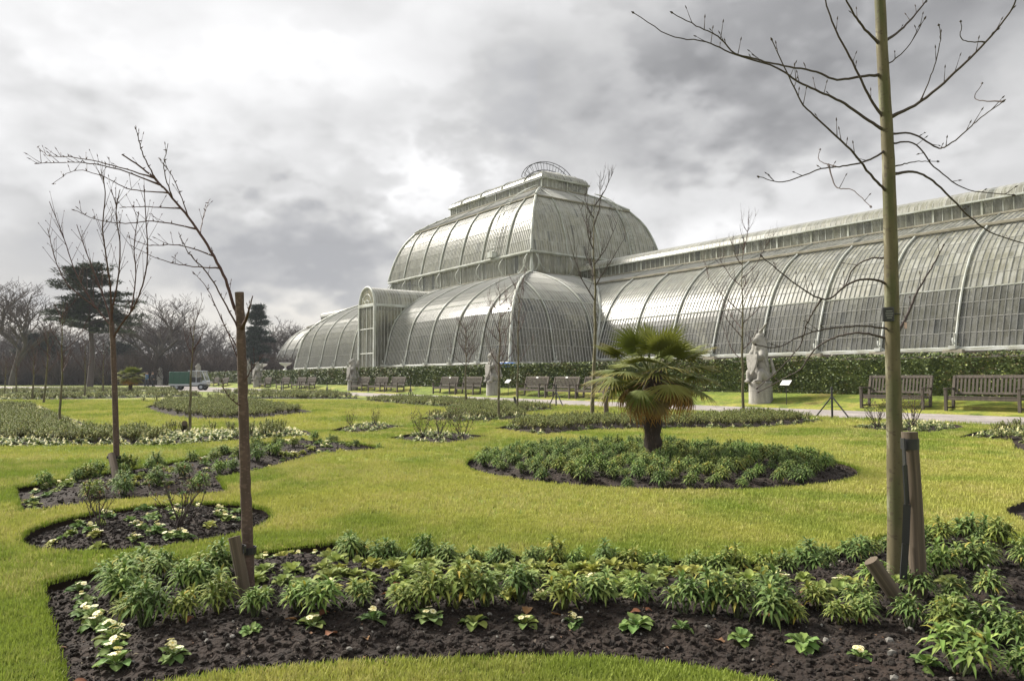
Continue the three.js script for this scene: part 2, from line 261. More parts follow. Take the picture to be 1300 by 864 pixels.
{ // lawn: one sheet to the horizon with the beds cut out of it, and the turf's cut edges
  const sh = new THREE.Shape([[-700, -700], [700, -700], [700, 300], [-700, 300]].map(([x, z]) => new THREE.Vector2(x, -z)));
  const skirt = new MB();
  for (const b of Object.values(BEDS)) {
    sh.holes.push(new THREE.Path(b.poly.map(([x, z]) => new THREE.Vector2(x, -z))));
    const n = b.poly.length; for (let i = 0; i < n; i++) { const [ax, az] = b.poly[i], [bx, bz] = b.poly[(i + 1) % n]; skirt.quad(V3(ax, -0.13, az), V3(bx, -0.13, bz), V3(bx, 0, bz), V3(ax, 0, az)); }
  }
  const g = new THREE.ShapeGeometry(sh); g.rotateX(-Math.PI / 2);
  const lawn = structure('lawn', g, M.lawn, 'short mown bright green lawn between the flower beds', 'lawn');
  const e = part('turf_edge', skirt.geo(), M.turfEdge, lawn); e.userData.kind = 'structure';
}
const inBed = (x, z) => { for (const k in BEDS) if (BEDS[k].in(x, z)) return true; return false; };
const V_NEAR = 17.9, V_FAR = 21.9, V_HEDGE = 23.75;
{ // gravel path, grass bank and terrace, along the glasshouse
  const strip = (name, prof, mat, label, cat, u0, u1, step) => {
    const mb = new MB(), nu = Math.ceil((u1 - u0) / step);
    for (let i = 0; i <= nu; i++) prof.forEach(([v, y], k) => { const u = lerp(u0, u1, i / nu), w = world(u, v + (k === 0 || k === prof.length - 1 ? (fbm(u * 0.8, k * 9 + 3, 2) - 0.5) * 0.16 : 0), y); mb.v(w.x, y, w.z, u, v + y); });
    const q = prof.length; for (let i = 0; i < nu; i++) for (let k = 0; k < q - 1; k++) { const a = i * q + k; mb.i.push(a, a + q, a + q + 1, a, a + q + 1, a + 1); }
    return structure(name, mb.geo(), mat, label, cat);
  };
  strip('gravel_path', [[V_NEAR, 0.006], [19, 0.03], [20, 0.035], [21, 0.03], [V_FAR, 0.008]], M.gravel, 'pale gravel path running past the benches and statues', 'path', -12, 175, 1);
  strip('grass_bank', [[V_FAR - 0.1, -0.02], [V_FAR + 0.03, 0.05], [22.6, 0.12], [23.2, 0.30], [23.7, 0.46], [25.2, 0.5], [26, 0.5]], M.lawn, 'low grass bank rising from the path to the hedge', 'bank', -12, 175, 1);
  strip('terrace', [[25.9, 0.47], [26.2, 0.52], [62, 0.52], [64, 0.2], [66, -0.05]], M.gravel, 'gravel terrace that the glasshouse stands on', 'terrace', -12, 175, 2);
  const mb = new MB(), A = [gnd(-200, 489.2), gnd(310, 492.3), gnd(305, 497), gnd(232, 497.2), gnd(-200, 492)]; // cross path where the cart stands
  A.forEach(p => mb.v(p.x, 0.012, p.z, p.x, p.z)); for (let i = 1; i < A.length - 1; i++) mb.tri(0, i + 1, i); const gp = structure('gravel_path', mb.geo(), M.gravel, 'distant gravel path crossing in front of the bare trees', 'path');
}
{ // grass blades, thinner with distance
  const r = rng(5), mb = new MB();
  for (let k = 0; k < 7; k++) { const a = r() * 6.28, ox = (r() - 0.5) * 0.03, oz = (r() - 0.5) * 0.03, h = 0.012 + r() * 0.012, l = 0.004 + r() * 0.014, w = 0.0013 + r() * 0.0012, ca = Math.cos(a), sa = Math.sin(a), n = mb.n; mb.v(ox - sa * w, -0.004, oz + ca * w); mb.v(ox + sa * w, -0.004, oz - ca * w); mb.v(ox + ca * l * 0.4 + sa * w * 0.8, h * 0.6, oz + sa * l * 0.4 - ca * w * 0.8); mb.v(ox + ca * l * 0.4 - sa * w * 0.8, h * 0.6, oz + sa * l * 0.4 + ca * w * 0.8); mb.v(ox + ca * l, h, oz + sa * l); mb.i.push(n, n + 1, n + 2, n, n + 2, n + 3, n + 3, n + 2, n + 4); }
  const mats = [], cols = [];
  const sow = (z0, z1, dens, size) => { const n = Math.floor((z1 - z0) * (z1 + z0) * 0.76 * dens); for (let k = 0; k < n; k++) { const z = -Math.sqrt(lerp(z0 * z0, z1 * z1, r())), x = (r() * 2 - 1) * 0.76 * -z; if (inBed(x, z)) continue;
    if (x * TC - z * TS > V_NEAR) continue;
    const s = size * (0.7 + r() * 0.6); mats.push(M4(V3(x, 0, z), r() * 6.28, V3(s, s * (0.8 + r() * 0.5), s), (r() - 0.5) * 0.3));
    const a = fbm(x * 0.5 + 60, z * 0.5 + 60, 4), b = fbm(x * 1.9 + 9, z * 1.9 + 80, 3); let c = mix3([0.24, 0.31, 0.05], [0.42, 0.43, 0.10], sstep(0.34, 0.62, a * 0.6 + b * 0.4)); c = mix3(c, [0.50, 0.44, 0.20], sstep(0.5, 0.74, b * 0.6 + r() * 0.4) * 0.55); const j = 0.85 + r() * 0.3; cols.push(lin(c[0] * j, c[1] * j, c[2] * j)); } };
  sow(2.0, 3.4, 5200, 1.0); sow(3.4, 5.5, 2600, 1.15); sow(5.5, 9, 1300, 1.3); sow(9, 16, 420, 1.6); sow(16, 34, 110, 2.6);
  // shaggy fringe along the cut edges of the near beds
  for (const k of ['front', 'left_circle', 'band', 'palm']) { const P = BEDS[k].poly, n = P.length; for (let i = 0; i < n; i++) { const [ax, az] = P[i], [bx, bz] = P[(i + 1) % n], L = Math.hypot(bx - ax, bz - az), m = Math.ceil(L * 150); for (let q = 0; q < m; q++) { const t = r(), ox = (r() - 0.5) * 0.03, oz = (r() - 0.5) * 0.03, x = lerp(ax, bx, t) + ox, z = lerp(az, bz, t) + oz; if (-z < 2 || -z > 12) continue; const s = 0.8 + r() * 0.6; mats.push(M4(V3(x, -0.008, z), r() * 6.28, s, (r() - 0.5) * 0.9)); const j = 0.7 + r() * 0.45; cols.push(lin(0.22 * j, 0.29 * j, 0.036 * j)); } } }
  stuff('grass', mb.geo(), M.blade, mats, cols, 'short blades of grass covering the lawn', 'grass');
}
{ // crumbs of soil and pale grit
  const r = rng(8), g = new THREE.IcosahedronGeometry(1, 0), mats = [], cols = [];
  const put = (b, n, s0, s1, zmax) => { for (let k = 0; k < n; k++) { const x = lerp(b.x0, b.x1, r()), z = lerp(Math.max(b.z0, -zmax), b.z1, r()); if (!b.in(x, z) || -z < 1.9 || Math.abs(x) > 0.8 * -z) continue; const s = lerp(s0, s1, r() ** 3), pale = r() < 0.03; mats.push(M4(V3(x, b.h(x, z) + s * 0.15, z), r() * 6, V3(s * (0.7 + r() * 0.6), s * 0.6, s), r() * 3)); const j = 0.007 + r() * 0.011; cols.push(pale ? lin(0.2, 0.19, 0.17) : lin(j * 1.45, j, j * 0.7)); } };
  put(BEDS.front, 60000, 0.003, 0.017, 6); put(BEDS.left_circle, 9000, 0.004, 0.018, 9); put(BEDS.band, 9000, 0.005, 0.02, 12); put(BEDS.palm, 12000, 0.005, 0.022, 12);
  stuff('soil_crumbs', g, M.clod, mats, cols, 'dark crumbs of soil and pale grit on the beds', 'soil');
}
{ // leaf scraps, twigs and worm casts
  const r = rng(9), g = (() => { const mb = new MB(); mb.v(-0.5, 0, 0.1); mb.v(0, 0.12, 0.35); mb.v(0.5, 0.02, 0); mb.v(0, 0.2, -0.3); mb.i.push(0, 1, 2, 0, 2, 3); return mb.geo(); })(), mats = [], cols = [];
  const b = BEDS.front; for (let k = 0; k < 2600; k++) { const x = lerp(b.x0, b.x1, r()), z = lerp(b.z0, b.z1, r()); if (!b.in(x, z) || -z < 1.9 || fbm(x * 1.7 + 8, z * 1.7 + 8, 2) < r() * 0.75) continue; const s = 0.006 + r() * r() * 0.03; mats.push(M4(V3(x, b.h(x, z) + 0.003, z), r() * 6.28, V3(s, s, s * (0.4 + r() * 0.7)), (r() - 0.5) * 0.8)); const j = 0.4 + r() * 0.9; cols.push(r() < 0.3 ? lin(0.2 * j, 0.17 * j, 0.12 * j) : lin(0.12 * j, 0.065 * j, 0.035 * j)); }
  for (let k = 0; k < 900; k++) { const z = -(2.3 + r() * 9), x = (r() * 2 - 1) * 0.75 * -z; if (inBed(x, z)) continue; const s = 0.008 + r() * 0.016; mats.push(M4(V3(x, 0.014, z), r() * 6.28, V3(s, s, s * 0.6), (r() - 0.5))); const j = 0.5 + r() * 0.8; cols.push(lin(0.12 * j, 0.08 * j, 0.04 * j)); }
  stuff('leaf_litter', g, M.clod, mats, cols, 'small dry leaf scraps scattered over soil and lawn', 'litter');
}

// ---------- the glasshouse ----------
const GU = 62.15, GV = 44.85, CEN = { u0: 41.3, u1: 83, v0: 29.6, v1: 60.7 }, WING = { v0: 37.5, v1: 52.2, n: 9, bay: 3.57 };
const L3 = (u, v, y) => V3(-(u - GU), y, -(v - GV));
const PW = [[0, 2.4], [0.22, 3.2], [0.5, 4.1], [0.82, 5.0], [1.2, 5.8], [1.65, 6.55], [2.25, 7.3], [3.0, 8.0], [3.95, 8.66]];
const PW2 = [[3.95, 8.82], [4.8, 9.18], [5.55, 9.5]];
const PC = [[0, 2.1], [0.25, 3.4], [0.6, 5.0], [1.1, 6.15], [1.9, 7.1], [3.2, 8.05], [4.8, 8.85], [6.4, 9.42], [8.15, 9.85]];
const PU = [[7.75, 11.66], [8.02, 12.9], [8.45, 14.4], [9.05, 15.75], [9.9, 16.9]];
const PU2 = [[9.9, 17.05], [11.3, 17.95], [12.75, 18.68]];
function resample(prof, n) { const c = new THREE.CatmullRomCurve3(prof.map(([d, y]) => V3(d, y, 0)), false, 'centripetal'); return c.getSpacedPoints(n).map(p => [p.x, p.y]); }
const offsetAt = (prof, y) => { for (let i = 0; i < prof.length - 1; i++) if (y <= prof[i + 1][1]) return lerp(prof[i][0], prof[i + 1][0], clamp((y - prof[i][1]) / (prof[i + 1][1] - prof[i][1]))); return prof[prof.length - 1][0]; };
const heightAt = (prof, o) => { for (let i = 0; i < prof.length - 1; i++) if (o <= prof[i + 1][0]) return lerp(prof[i][1], prof[i + 1][1], clamp((o - prof[i][0]) / (prof[i + 1][0] - prof[i][0]))); return prof[prof.length - 1][1]; };
const GM = {
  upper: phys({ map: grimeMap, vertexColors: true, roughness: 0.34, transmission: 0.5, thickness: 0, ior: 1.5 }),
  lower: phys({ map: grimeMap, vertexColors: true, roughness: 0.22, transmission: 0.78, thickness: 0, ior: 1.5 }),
  bars: std({ color: lin(0.40, 0.40, 0.37), roughness: 0.6 }),
  frame: std({ map: grimeMap, color: lin(0.62, 0.64, 0.65), roughness: 0.5 }),
  ledge: std({ map: grimeMap, color: lin(0.34, 0.31, 0.26), roughness: 0.8 }),
  plinth: std({ map: stoneMap, color: lin(0.75, 0.72, 0.66), roughness: 0.9 }),
};
const house = thing('glasshouse', 'vast curved Victorian glasshouse of white iron ribs behind the hedge', 'glasshouse', world(GU, GV, 0), YAW);
const gr = rng(31);
function paneTint() { const k = 0.50 + gr() * 0.28, w = gr() * 0.07; return gr() < 0.03 ? [0.3, 0.31, 0.29] : [k, k * (0.995 - w * 0.3), k * (0.96 - w)]; }
// one glazed slope: base line from corner A along e, rising inwards along n, with limits lo(d, y), hi(d, y)
function slope(o) {
  const { A, e, n, prof, rows, L, bays, cols, lo, hi, cut, lowRows = 0, own = () => false, ribR = 0.055, foot = false, ribSkip } = o;
  const seg = 2, P = resample(prof, rows * seg), bw = L / bays;
  const pt = (a, d, y, off = 0, k = 0) => { let nx = 0, ny = 0; if (off) { const q0 = P[Math.max(0, k - 1)], q1 = P[Math.min(P.length - 1, k + 1)], dl = Math.hypot(q1[0] - q0[0], q1[1] - q0[1]) || 1; nx = -(q1[1] - q0[1]) / dl * off; ny = (q1[0] - q0[0]) / dl * off; } return L3(A[0] + e[0] * a + n[0] * (d + nx), A[1] + e[1] * a + n[1] * (d + nx), y + ny); };
  const ext = 12, b0 = lo(P[P.length - 1][0], 99) < 0 ? -Math.ceil(ext / bw) : 0, b1 = hi(P[P.length - 1][0], 99) > L ? bays + Math.ceil(ext / bw) : bays;
  const bars = new MB(); let rails = new MB(); const flush = () => { if (rails.i.length) part('transom_rail', rails.geo(), GM.frame, house); rails = new MB(); };
  for (let b = b0; b < b1; b++) {
    const glass = [new MB(), new MB()];
    for (let c = 0; c < cols; c++) {
      const a0 = (b + c / cols) * bw, a1 = (b + (c + 1) / cols) * bw;
      for (let q = 0; q < rows; q++) {
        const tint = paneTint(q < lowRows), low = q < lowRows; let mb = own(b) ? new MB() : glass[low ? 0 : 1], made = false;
        for (let s = 0; s < seg; s++) {
          const k = q * seg + s, [d0, y0] = P[k], [d1, y1] = P[k + 1];
          const x00 = Math.max(a0, lo(d0, y0)), x01 = Math.min(a1, hi(d0, y0)), x10 = Math.max(a0, lo(d1, y1)), x11 = Math.min(a1, hi(d1, y1));
          if (x00 >= x01 && x10 >= x11) continue; if (cut && cut((a0 + a1) / 2, y1)) continue;
          const j0 = gr() * 0.006;
          const B0 = Math.max(x00, x01), B1 = Math.max(x10, x11), C0 = x00 >= x01 ? (x10 + x11) / 2 : x00, C1 = x10 >= x11 ? (x00 + x01) / 2 : x10;
          const D0 = x00 >= x01 ? C0 : B0, D1 = x10 >= x11 ? C1 : B1, i = mb.n;
          for (const [a, d, y, kk] of [[C0, d0, y0, k], [D0, d0, y0, k], [D1, d1, y1, k + 1], [C1, d1, y1, k + 1]]) { const p = pt(a, d, y, j0 + (s ? 0 : 0.004), kk); mb.v(p.x, p.y, p.z, a + 3 * b, kk * 0.5 + b * 0.7, tint); }
          mb.i.push(i, i + 1, i + 2, i, i + 2, i + 3); made = true;
        }
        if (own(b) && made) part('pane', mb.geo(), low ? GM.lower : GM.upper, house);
      }
    }
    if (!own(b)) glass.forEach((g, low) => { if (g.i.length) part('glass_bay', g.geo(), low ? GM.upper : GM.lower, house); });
    // glazing bars of this bay
    for (let c = 0; c < cols; c++) {
      const a = (b + c / cols) * bw, run = []; for (let k = 0; k < P.length; k++) { const [d, y] = P[k]; if (a >= lo(d, y) && a <= hi(d, y) && !(cut && cut(a, y))) run.push(k); }
      if (run.length < 2) continue; const w = 0.017;
      const i0 = bars.n; run.forEach(k => { const [d, y] = P[k]; for (const [da, of] of [[-w, 0.004], [0, 0.05], [w, 0.004]]) { const p = pt(a + da, d, y, of, k); bars.v(p.x, p.y, p.z, a, y); } });
      for (let k = 0; k < run.length - 1; k++) if (run[k + 1] === run[k] + 1) for (let s = 0; s < 2; s++) { const i = i0 + k * 3 + s; bars.i.push(i, i + 1, i + 4, i, i + 4, i + 3); }
    }
  }
  // lap lines across the slope
  for (let q = 1; q < rows; q++) { const k = q * seg, [d, y] = P[k], s0 = Math.max(lo(d, y), b0 * bw), s1 = Math.min(hi(d, y), b1 * bw); let st = s0; const N = Math.ceil((s1 - s0) / 0.9);
    for (let i = 0; i < N; i++) { const a = lerp(s0, s1, i / N), a2 = lerp(s0, s1, (i + 1) / N); if (cut && cut((a + a2) / 2, y)) { flush(); continue; } const h = q === lowRows ? 0.05 : 0.012; (q === lowRows ? rails : bars).bar(pt(a, d, y, 0.02, k), pt(a2, d, y, 0.02, k), h, q === lowRows ? 0.06 : 0.02); } }
  if (bars.i.length) part('glazing_bars', bars.geo(), GM.bars, house).userData.kind = 'stuff';
  flush();
  // main ribs, each with its scrolled foot
  for (let b = b0; b <= b1; b++) {
    if (ribSkip && ribSkip(b)) continue;
    const a = b * bw, pts = []; for (let k = 0; k < P.length; k++) { const [d, y] = P[k]; if (a >= lo(d, y) - 0.02 && a <= hi(d, y) + 0.02 && !(cut && cut(a, y))) pts.push(pt(a, d, y, 0.07, k)); }
    if (pts.length < 2) continue;
    const mb = new MB(); mb.tube(pts, ribR, 6); const rib = part('rib', mb.geo(), GM.frame, house);
    if (foot && pts.length > 4) { const f = new MB(), c = pt(a, 0, P[0][1] + 0.1, 0.02, 0), out = V3(...L3(A[0] - n[0], A[1] - n[1], 0).sub(L3(A[0], A[1], 0)).toArray()); const arc = []; for (let t = 0; t <= 14; t++) { const g = t / 14 * 4.4, rr = 0.34 - t * 0.016; arc.push(c.clone().addScaledVector(out, 0.16 + Math.cos(g + 2.2) * rr * 0.55).add(V3(0, 0.34 + Math.sin(g + 2.2) * rr, 0))); } f.tube(arc, 0.05, 5); f.box(0.3, 0.16, 0.5, new THREE.Matrix4().makeTranslation(c.x + out.x * 0.12, c.y - 0.06, c.z + out.z * 0.12).multiply(new THREE.Matrix4().makeRotationY(Math.atan2(out.x, out.z)))); part('rib_foot', f.geo(), GM.frame, rib); }
  }
}
function rail(name, pts, w, h, mat) { const mb = new MB(); for (let i = 0; i < pts.length - 1; i++) mb.bar(pts[i], pts[i + 1], w, h, undefined, undefined, Math.min(w, h) * 0.15); return part(name, mb.geo(), mat, house); }
function hip(pts, r) { const mb = new MB(); mb.tube(pts, r, 6); return part('hip_rib', mb.geo(), GM.frame, house); }
{
  const { u0, u1, v0, v1 } = CEN, LU = u1 - u0, LV = v1 - v0;
  const hipLo = d => d, inWing = (v, y) => { const o = Math.min(v - WING.v0, WING.v1 - v); return o > 0 && y < (o > 5.4 ? 11.1 : heightAt(PW, Math.min(o, 3.95)) + (o > 3.95 ? 0.7 : 0)); };
  const porch = (a, y) => Math.abs(a - LU / 2) < 1.35 && y < 8.1;
  // middle block: low slopes
  const sides = [
    { A: [u0, v0], e: [1, 0], n: [0, 1], L: LU, bays: 11, cols: 14, cut: porch, foot: true },
    { A: [u0, v1], e: [0, -1], n: [1, 0], L: LV, bays: 8, cols: 14, cut: (a, y) => inWing(v1 - a, y), foot: true },
    { A: [u1, v1], e: [-1, 0], n: [0, -1], L: LU, bays: 11, cols: 5 },
    { A: [u1, v0], e: [0, 1], n: [-1, 0], L: LV, bays: 8, cols: 6, cut: (a, y) => inWing(v0 + a, y) },
  ];
  for (const s of sides) {
    slope({ ...s, prof: PC, rows: 10, lowRows: 4, lo: hipLo, hi: d => s.L - d, ribR: 0.052 });
    slope({ ...s, prof: PU, rows: 6, lo: hipLo, hi: d => s.L - d, cut: null, foot: false, ribR: 0.06 });
    slope({ ...s, prof: PU2, rows: 2, lo: hipLo, hi: d => s.L - d, cut: null, foot: false, ribR: 0.05 });
  }
  for (const [cu, cv, su, sv] of [[u0, v0, 1, 1], [u1, v0, -1, 1], [u0, v1, 1, -1], [u1, v1, -1, -1]]) {
    for (const pr of [PC, PU, PU2]) hip(resample(pr, 16).map(([d, y]) => L3(cu + su * (d - 0.05), cv + sv * (d - 0.05), y + 0.05)), 0.11);
    { const mb = new MB(), c = (d, y) => L3(cu + su * d, cv + sv * d, y); // scrolled bracket at the corner of the gallery windows
      for (const t of [0, 1]) { const dir = t ? [su, 0] : [0, sv], arc = []; for (let k = 0; k <= 12; k++) { const g = k / 12 * Math.PI * 1.1; arc.push(L3(cu + su * 8.1 + dir[0] * (0.35 + 0.75 * (1 - Math.cos(g)) / 2 * 1.6) - (t ? 0 : su * 0.35), cv + sv * 8.1 + dir[1] * (0.35 + 0.75 * (1 - Math.cos(g)) / 2 * 1.6) - (t ? sv * 0.35 : 0), 11.4 - 1.5 * Math.sin(g * 0.62))); } mb.tube(arc, 0.05, 5); }
      mb.tube([c(7.9, 9.7), c(7.95, 10.3), c(7.8, 10.8), c(8.05, 11.5)], [0.16, 0.2, 0.12, 0.1], 7); part('corner_bracket', mb.geo(), GM.frame, house); }
  }
  const ring = (d, y) => [L3(u0 + d, v0 + d, y), L3(u1 - d, v0 + d, y), L3(u1 - d, v1 - d, y), L3(u0 + d, v1 - d, y), L3(u0 + d, v0 + d, y)];
  rail('eaves_rail', ring(7.72, 11.56), 0.28, 0.16, GM.frame); rail('gallery_sill', ring(8.1, 9.9), 0.22, 0.14, GM.ledge); rail('roof_ledge', ring(9.85, 16.98), 0.16, 0.14, GM.ledge); rail('lantern_sill', ring(12.65, 18.7), 0.24, 0.16, GM.ledge); rail('base_rail', ring(-0.04, 2.05), 0.24, 0.14, GM.frame);
  // window walls: the gallery round the middle block and the lantern on top
  const windows = (d, y0, y1, pitch, bold, P4) => { const c = P4 || ring(d, 0); for (let s = 0; s < c.length - 1; s++) { const a = c[s], b = c[s + 1], L = a.distanceTo(b), n = Math.max(1, Math.round(L / pitch)); if (L < 0.05) continue;
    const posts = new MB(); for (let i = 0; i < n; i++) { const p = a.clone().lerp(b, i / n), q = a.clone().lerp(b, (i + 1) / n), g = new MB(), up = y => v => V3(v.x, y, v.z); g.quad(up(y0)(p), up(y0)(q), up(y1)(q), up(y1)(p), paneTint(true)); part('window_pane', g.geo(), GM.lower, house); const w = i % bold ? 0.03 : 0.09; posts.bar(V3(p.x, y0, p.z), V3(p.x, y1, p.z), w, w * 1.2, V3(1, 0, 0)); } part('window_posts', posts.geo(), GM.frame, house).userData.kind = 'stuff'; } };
  windows(8.05, 9.95, 11.5, 0.63, 6); windows(12.75, 18.76, 19.6, 0.62, 4);
  // lantern roof, hipped barrel
  const PL = [[12.57, 19.65], [12.8, 20.07], [13.35, 20.45], [14.15, 20.73], [15.3, 20.85]];
  for (const s of sides) slope({ ...s, prof: PL, rows: 4, lo: hipLo, hi: d => s.L - d, cut: null, foot: false, ribR: 0.035 });
  rail('lantern_eaves', ring(12.55, 19.63), 0.16, 0.1, GM.frame);
  { // hooped safety ladder over the lantern's end
    const mb = new MB(), arc = (r, uu, y0, sy) => { const q = []; for (let k = 0; k <= 22; k++) { const g = Math.PI * (0.04 + 0.92 * k / 22); q.push(L3(uu, GV - Math.cos(g) * r, y0 + Math.sin(g) * r * sy)); } return q; };
    const uu = u0 + 14.6, o = arc(3.1, uu, 19.85, 0.66), i = arc(2.55, uu, 19.8, 0.5), o2 = arc(3.1, uu + 0.5, 19.85, 0.66), i2 = arc(2.55, uu + 0.5, 19.8, 0.5); for (const q of [o, i, o2, i2]) mb.tube(q, 0.035, 5); for (let k = 0; k <= 22; k += 2) { mb.tube([i[k], o[k]], 0.025, 4); mb.tube([i2[k], o2[k]], 0.025, 4); mb.tube([i[k], i2[k]], 0.02, 4); } part('hooped_ladder', mb.geo(), M.iron, house);
  }
  // white ladders that follow the upper roof
  const ladder = (a, side) => { const mb = new MB(), P = resample([...PU, ...PU2.slice(1)], 26), q = w => P.map(([d, y]) => side === 'end' ? L3(u0 + d - 0.3, GV + a + w, y + 0.25) : L3(u0 + a + w, v0 + d - 0.3, y + 0.25)); const l = q(-0.3), r = q(0.3); mb.tube(l, 0.035, 5); mb.tube(r, 0.035, 5); l.forEach((p, k) => mb.tube([p, r[k]], 0.025, 4)); const e = l[0].clone().lerp(r[0], 0.5); mb.box(0.9, 0.5, 0.5, M4(e)); part('roof_ladder', mb.geo(), GM.frame, house); };
  ladder(4.1, 'end'); ladder(13.2, 'front');
  // S-shaped struts under the gallery eaves
  for (let b = 0; b <= 7; b++) { const u = u0 + 8.2 + b * (LU - 16.4) / 7, mb = new MB(), p = []; for (let k = 0; k <= 10; k++) { const t = k / 10; p.push(L3(u, v0 + 8.1 - 1.15 * Math.sin(t * 2.6) * (1 - t * 0.55), 9.75 + t * 1.8)); } mb.tube(p, 0.045, 5); part('gallery_strut', mb.geo(), GM.frame, house); }
  for (let b = 0; b <= 4; b++) { const v = v0 + 8.2 + b * (LV - 16.4) / 4, mb = new MB(), p = []; for (let k = 0; k <= 10; k++) { const t = k / 10; p.push(L3(u0 + 8.1 - 1.15 * Math.sin(t * 2.6) * (1 - t * 0.55), v, 9.75 + t * 1.8)); } mb.tube(p, 0.045, 5); part('gallery_strut', mb.geo(), GM.frame, house); }
  // entrance porch: glazed gable box with a barrel roof running back into the slope
  {
    const uc = (u0 + u1) / 2, hw = 1.6, vf = v0 - 0.9, top = 7.5, mb = new MB(), fr = (a, b, w = 0.13) => mb.bar(a, b, w, w, undefined, undefined, 0.02);
    for (const s of [-1, 1]) { fr(L3(uc + s * hw, vf, 0.5), L3(uc + s * hw, vf, top), 0.24); fr(L3(uc + s * hw, vf, top), L3(uc + s * hw, v0 + 3.4, top), 0.24); fr(L3(uc + s * hw, v0 + 1.7, 6.4), L3(uc + s * hw, v0 + 1.7, top), 0.1); }
    fr(L3(uc - hw, vf, top), L3(uc + hw, vf, top), 0.26); fr(L3(uc - hw, vf, 5.4), L3(uc + hw, vf, 5.4), 0.09); fr(L3(uc - hw, vf, 3.2), L3(uc + hw, vf, 3.2), 0.09);
    for (const q of [-0.5, 0, 0.5]) fr(L3(uc + q * hw, vf, 0.5), L3(uc + q * hw, vf, top), q ? 0.06 : 0.1);
    for (const rr of [1, 0.62, 0.3]) { const arc = []; for (let k = 0; k <= 18; k++) { const g = k / 18 * Math.PI; arc.push(L3(uc + Math.cos(g) * hw * rr, vf, top + Math.sin(g) * hw * rr * 1.05)); } mb.tube(arc, rr === 1 ? 0.12 : 0.04, 6); }
    for (const g of [0.6, 1.57, 2.54]) fr(L3(uc, vf, top), L3(uc + Math.cos(g) * hw, vf, top + Math.sin(g) * hw * 1.05), 0.05);
    for (const s of [-1, 1]) for (let k = 1; k < 9; k++) { const v = vf + k * 0.32; fr(L3(uc + s * hw, v, 0.5), L3(uc + s * hw, v, top), 0.04); }
    part('porch_frame', mb.geo(), GM.frame, house);
    const roof = new MB(), rb = new MB(), nB = 30; for (let k = 0; k < nB; k++) { const va = lerp(vf, v0 + 7.2, k / nB), vb = lerp(vf, v0 + 7.2, (k + 1) / nB), t = paneTint(false), arc = []; for (let q = 0; q < 12; q++) { const g0 = q / 12 * Math.PI, g1 = (q + 1) / 12 * Math.PI, P = (g, v) => L3(uc + Math.cos(g) * hw, v, top + Math.sin(g) * hw * 1.05); roof.quad(P(g0, va), P(g0, vb), P(g1, vb), P(g1, va), t); arc.push(P(g0, va)); } arc.push(L3(uc - hw, va, top)); rb.tube(arc, 0.022, 4); }
    part('porch_roof_glass', roof.geo(), GM.upper, house); part('porch_roof_bars', rb.geo(), GM.bars, house);
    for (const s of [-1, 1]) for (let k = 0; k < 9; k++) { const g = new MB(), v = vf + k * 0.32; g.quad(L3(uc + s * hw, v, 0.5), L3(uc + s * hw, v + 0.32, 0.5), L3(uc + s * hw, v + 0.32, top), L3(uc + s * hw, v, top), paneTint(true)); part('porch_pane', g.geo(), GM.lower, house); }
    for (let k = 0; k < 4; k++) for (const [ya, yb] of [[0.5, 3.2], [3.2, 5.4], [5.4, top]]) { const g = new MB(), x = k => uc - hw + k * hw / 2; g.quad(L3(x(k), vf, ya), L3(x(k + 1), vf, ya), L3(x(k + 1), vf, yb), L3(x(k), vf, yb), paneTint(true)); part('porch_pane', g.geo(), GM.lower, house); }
    const fan = new MB(), i0 = fan.n; const c = L3(uc, vf, top); fan.v(c.x, c.y, c.z, 0, 0, [0.6, 0.57, 0.45]); for (let k = 0; k <= 18; k++) { const g = k / 18 * Math.PI, p = L3(uc + Math.cos(g) * hw, vf, top + Math.sin(g) * hw * 1.05); fan.v(p.x, p.y, p.z, p.x, p.y, [0.6, 0.57, 0.45]); } for (let k = 0; k < 18; k++) fan.tri(0, k + 1, k + 2); part('fanlight', fan.geo(), GM.upper, house);
  }
  // wings
  for (const w of [0, 1]) {
    const LW = WING.n * WING.bay, near = w === 0, ua = near ? u0 - LW : u1 + LW, hiW = (d, y) => LW + offsetAt(PC, Math.min(y, 9.8)), lanEnd = 5.55;
    const W = [{ A: [ua, WING.v0], e: [near ? 1 : -1, 0], n: [0, 1], L: LW, bays: WING.n, cols: near ? 13 : 8, foot: true, lo: hipLo, hi: hiW, own: b => near && (b === 2 || b === 3) },
      { A: [ua, WING.v1], e: [near ? 1 : -1, 0], n: [0, -1], L: LW, bays: WING.n, cols: 5, lo: hipLo, hi: hiW },
      { A: [ua, WING.v0], e: [0, 1], n: [near ? 1 : -1, 0], L: WING.v1 - WING.v0, bays: 4, cols: 8, lo: hipLo, hi: d => WING.v1 - WING.v0 - d }];
    W.forEach((s, k) => { const near2 = s.own && near; slope({ ...s, prof: PW, rows: 10, lowRows: 4, ribR: 0.056, ribSkip: b => b > s.bays }); slope({ ...s, own: () => false, prof: PW2, rows: 2, ribR: 0.03, foot: false, ribSkip: b => b > s.bays }); });
    const du = near ? 1 : -1, far = d => ua + du * d, join = y => (near ? u0 : u1) + du * offsetAt(PC, Math.min(y, 9.8));
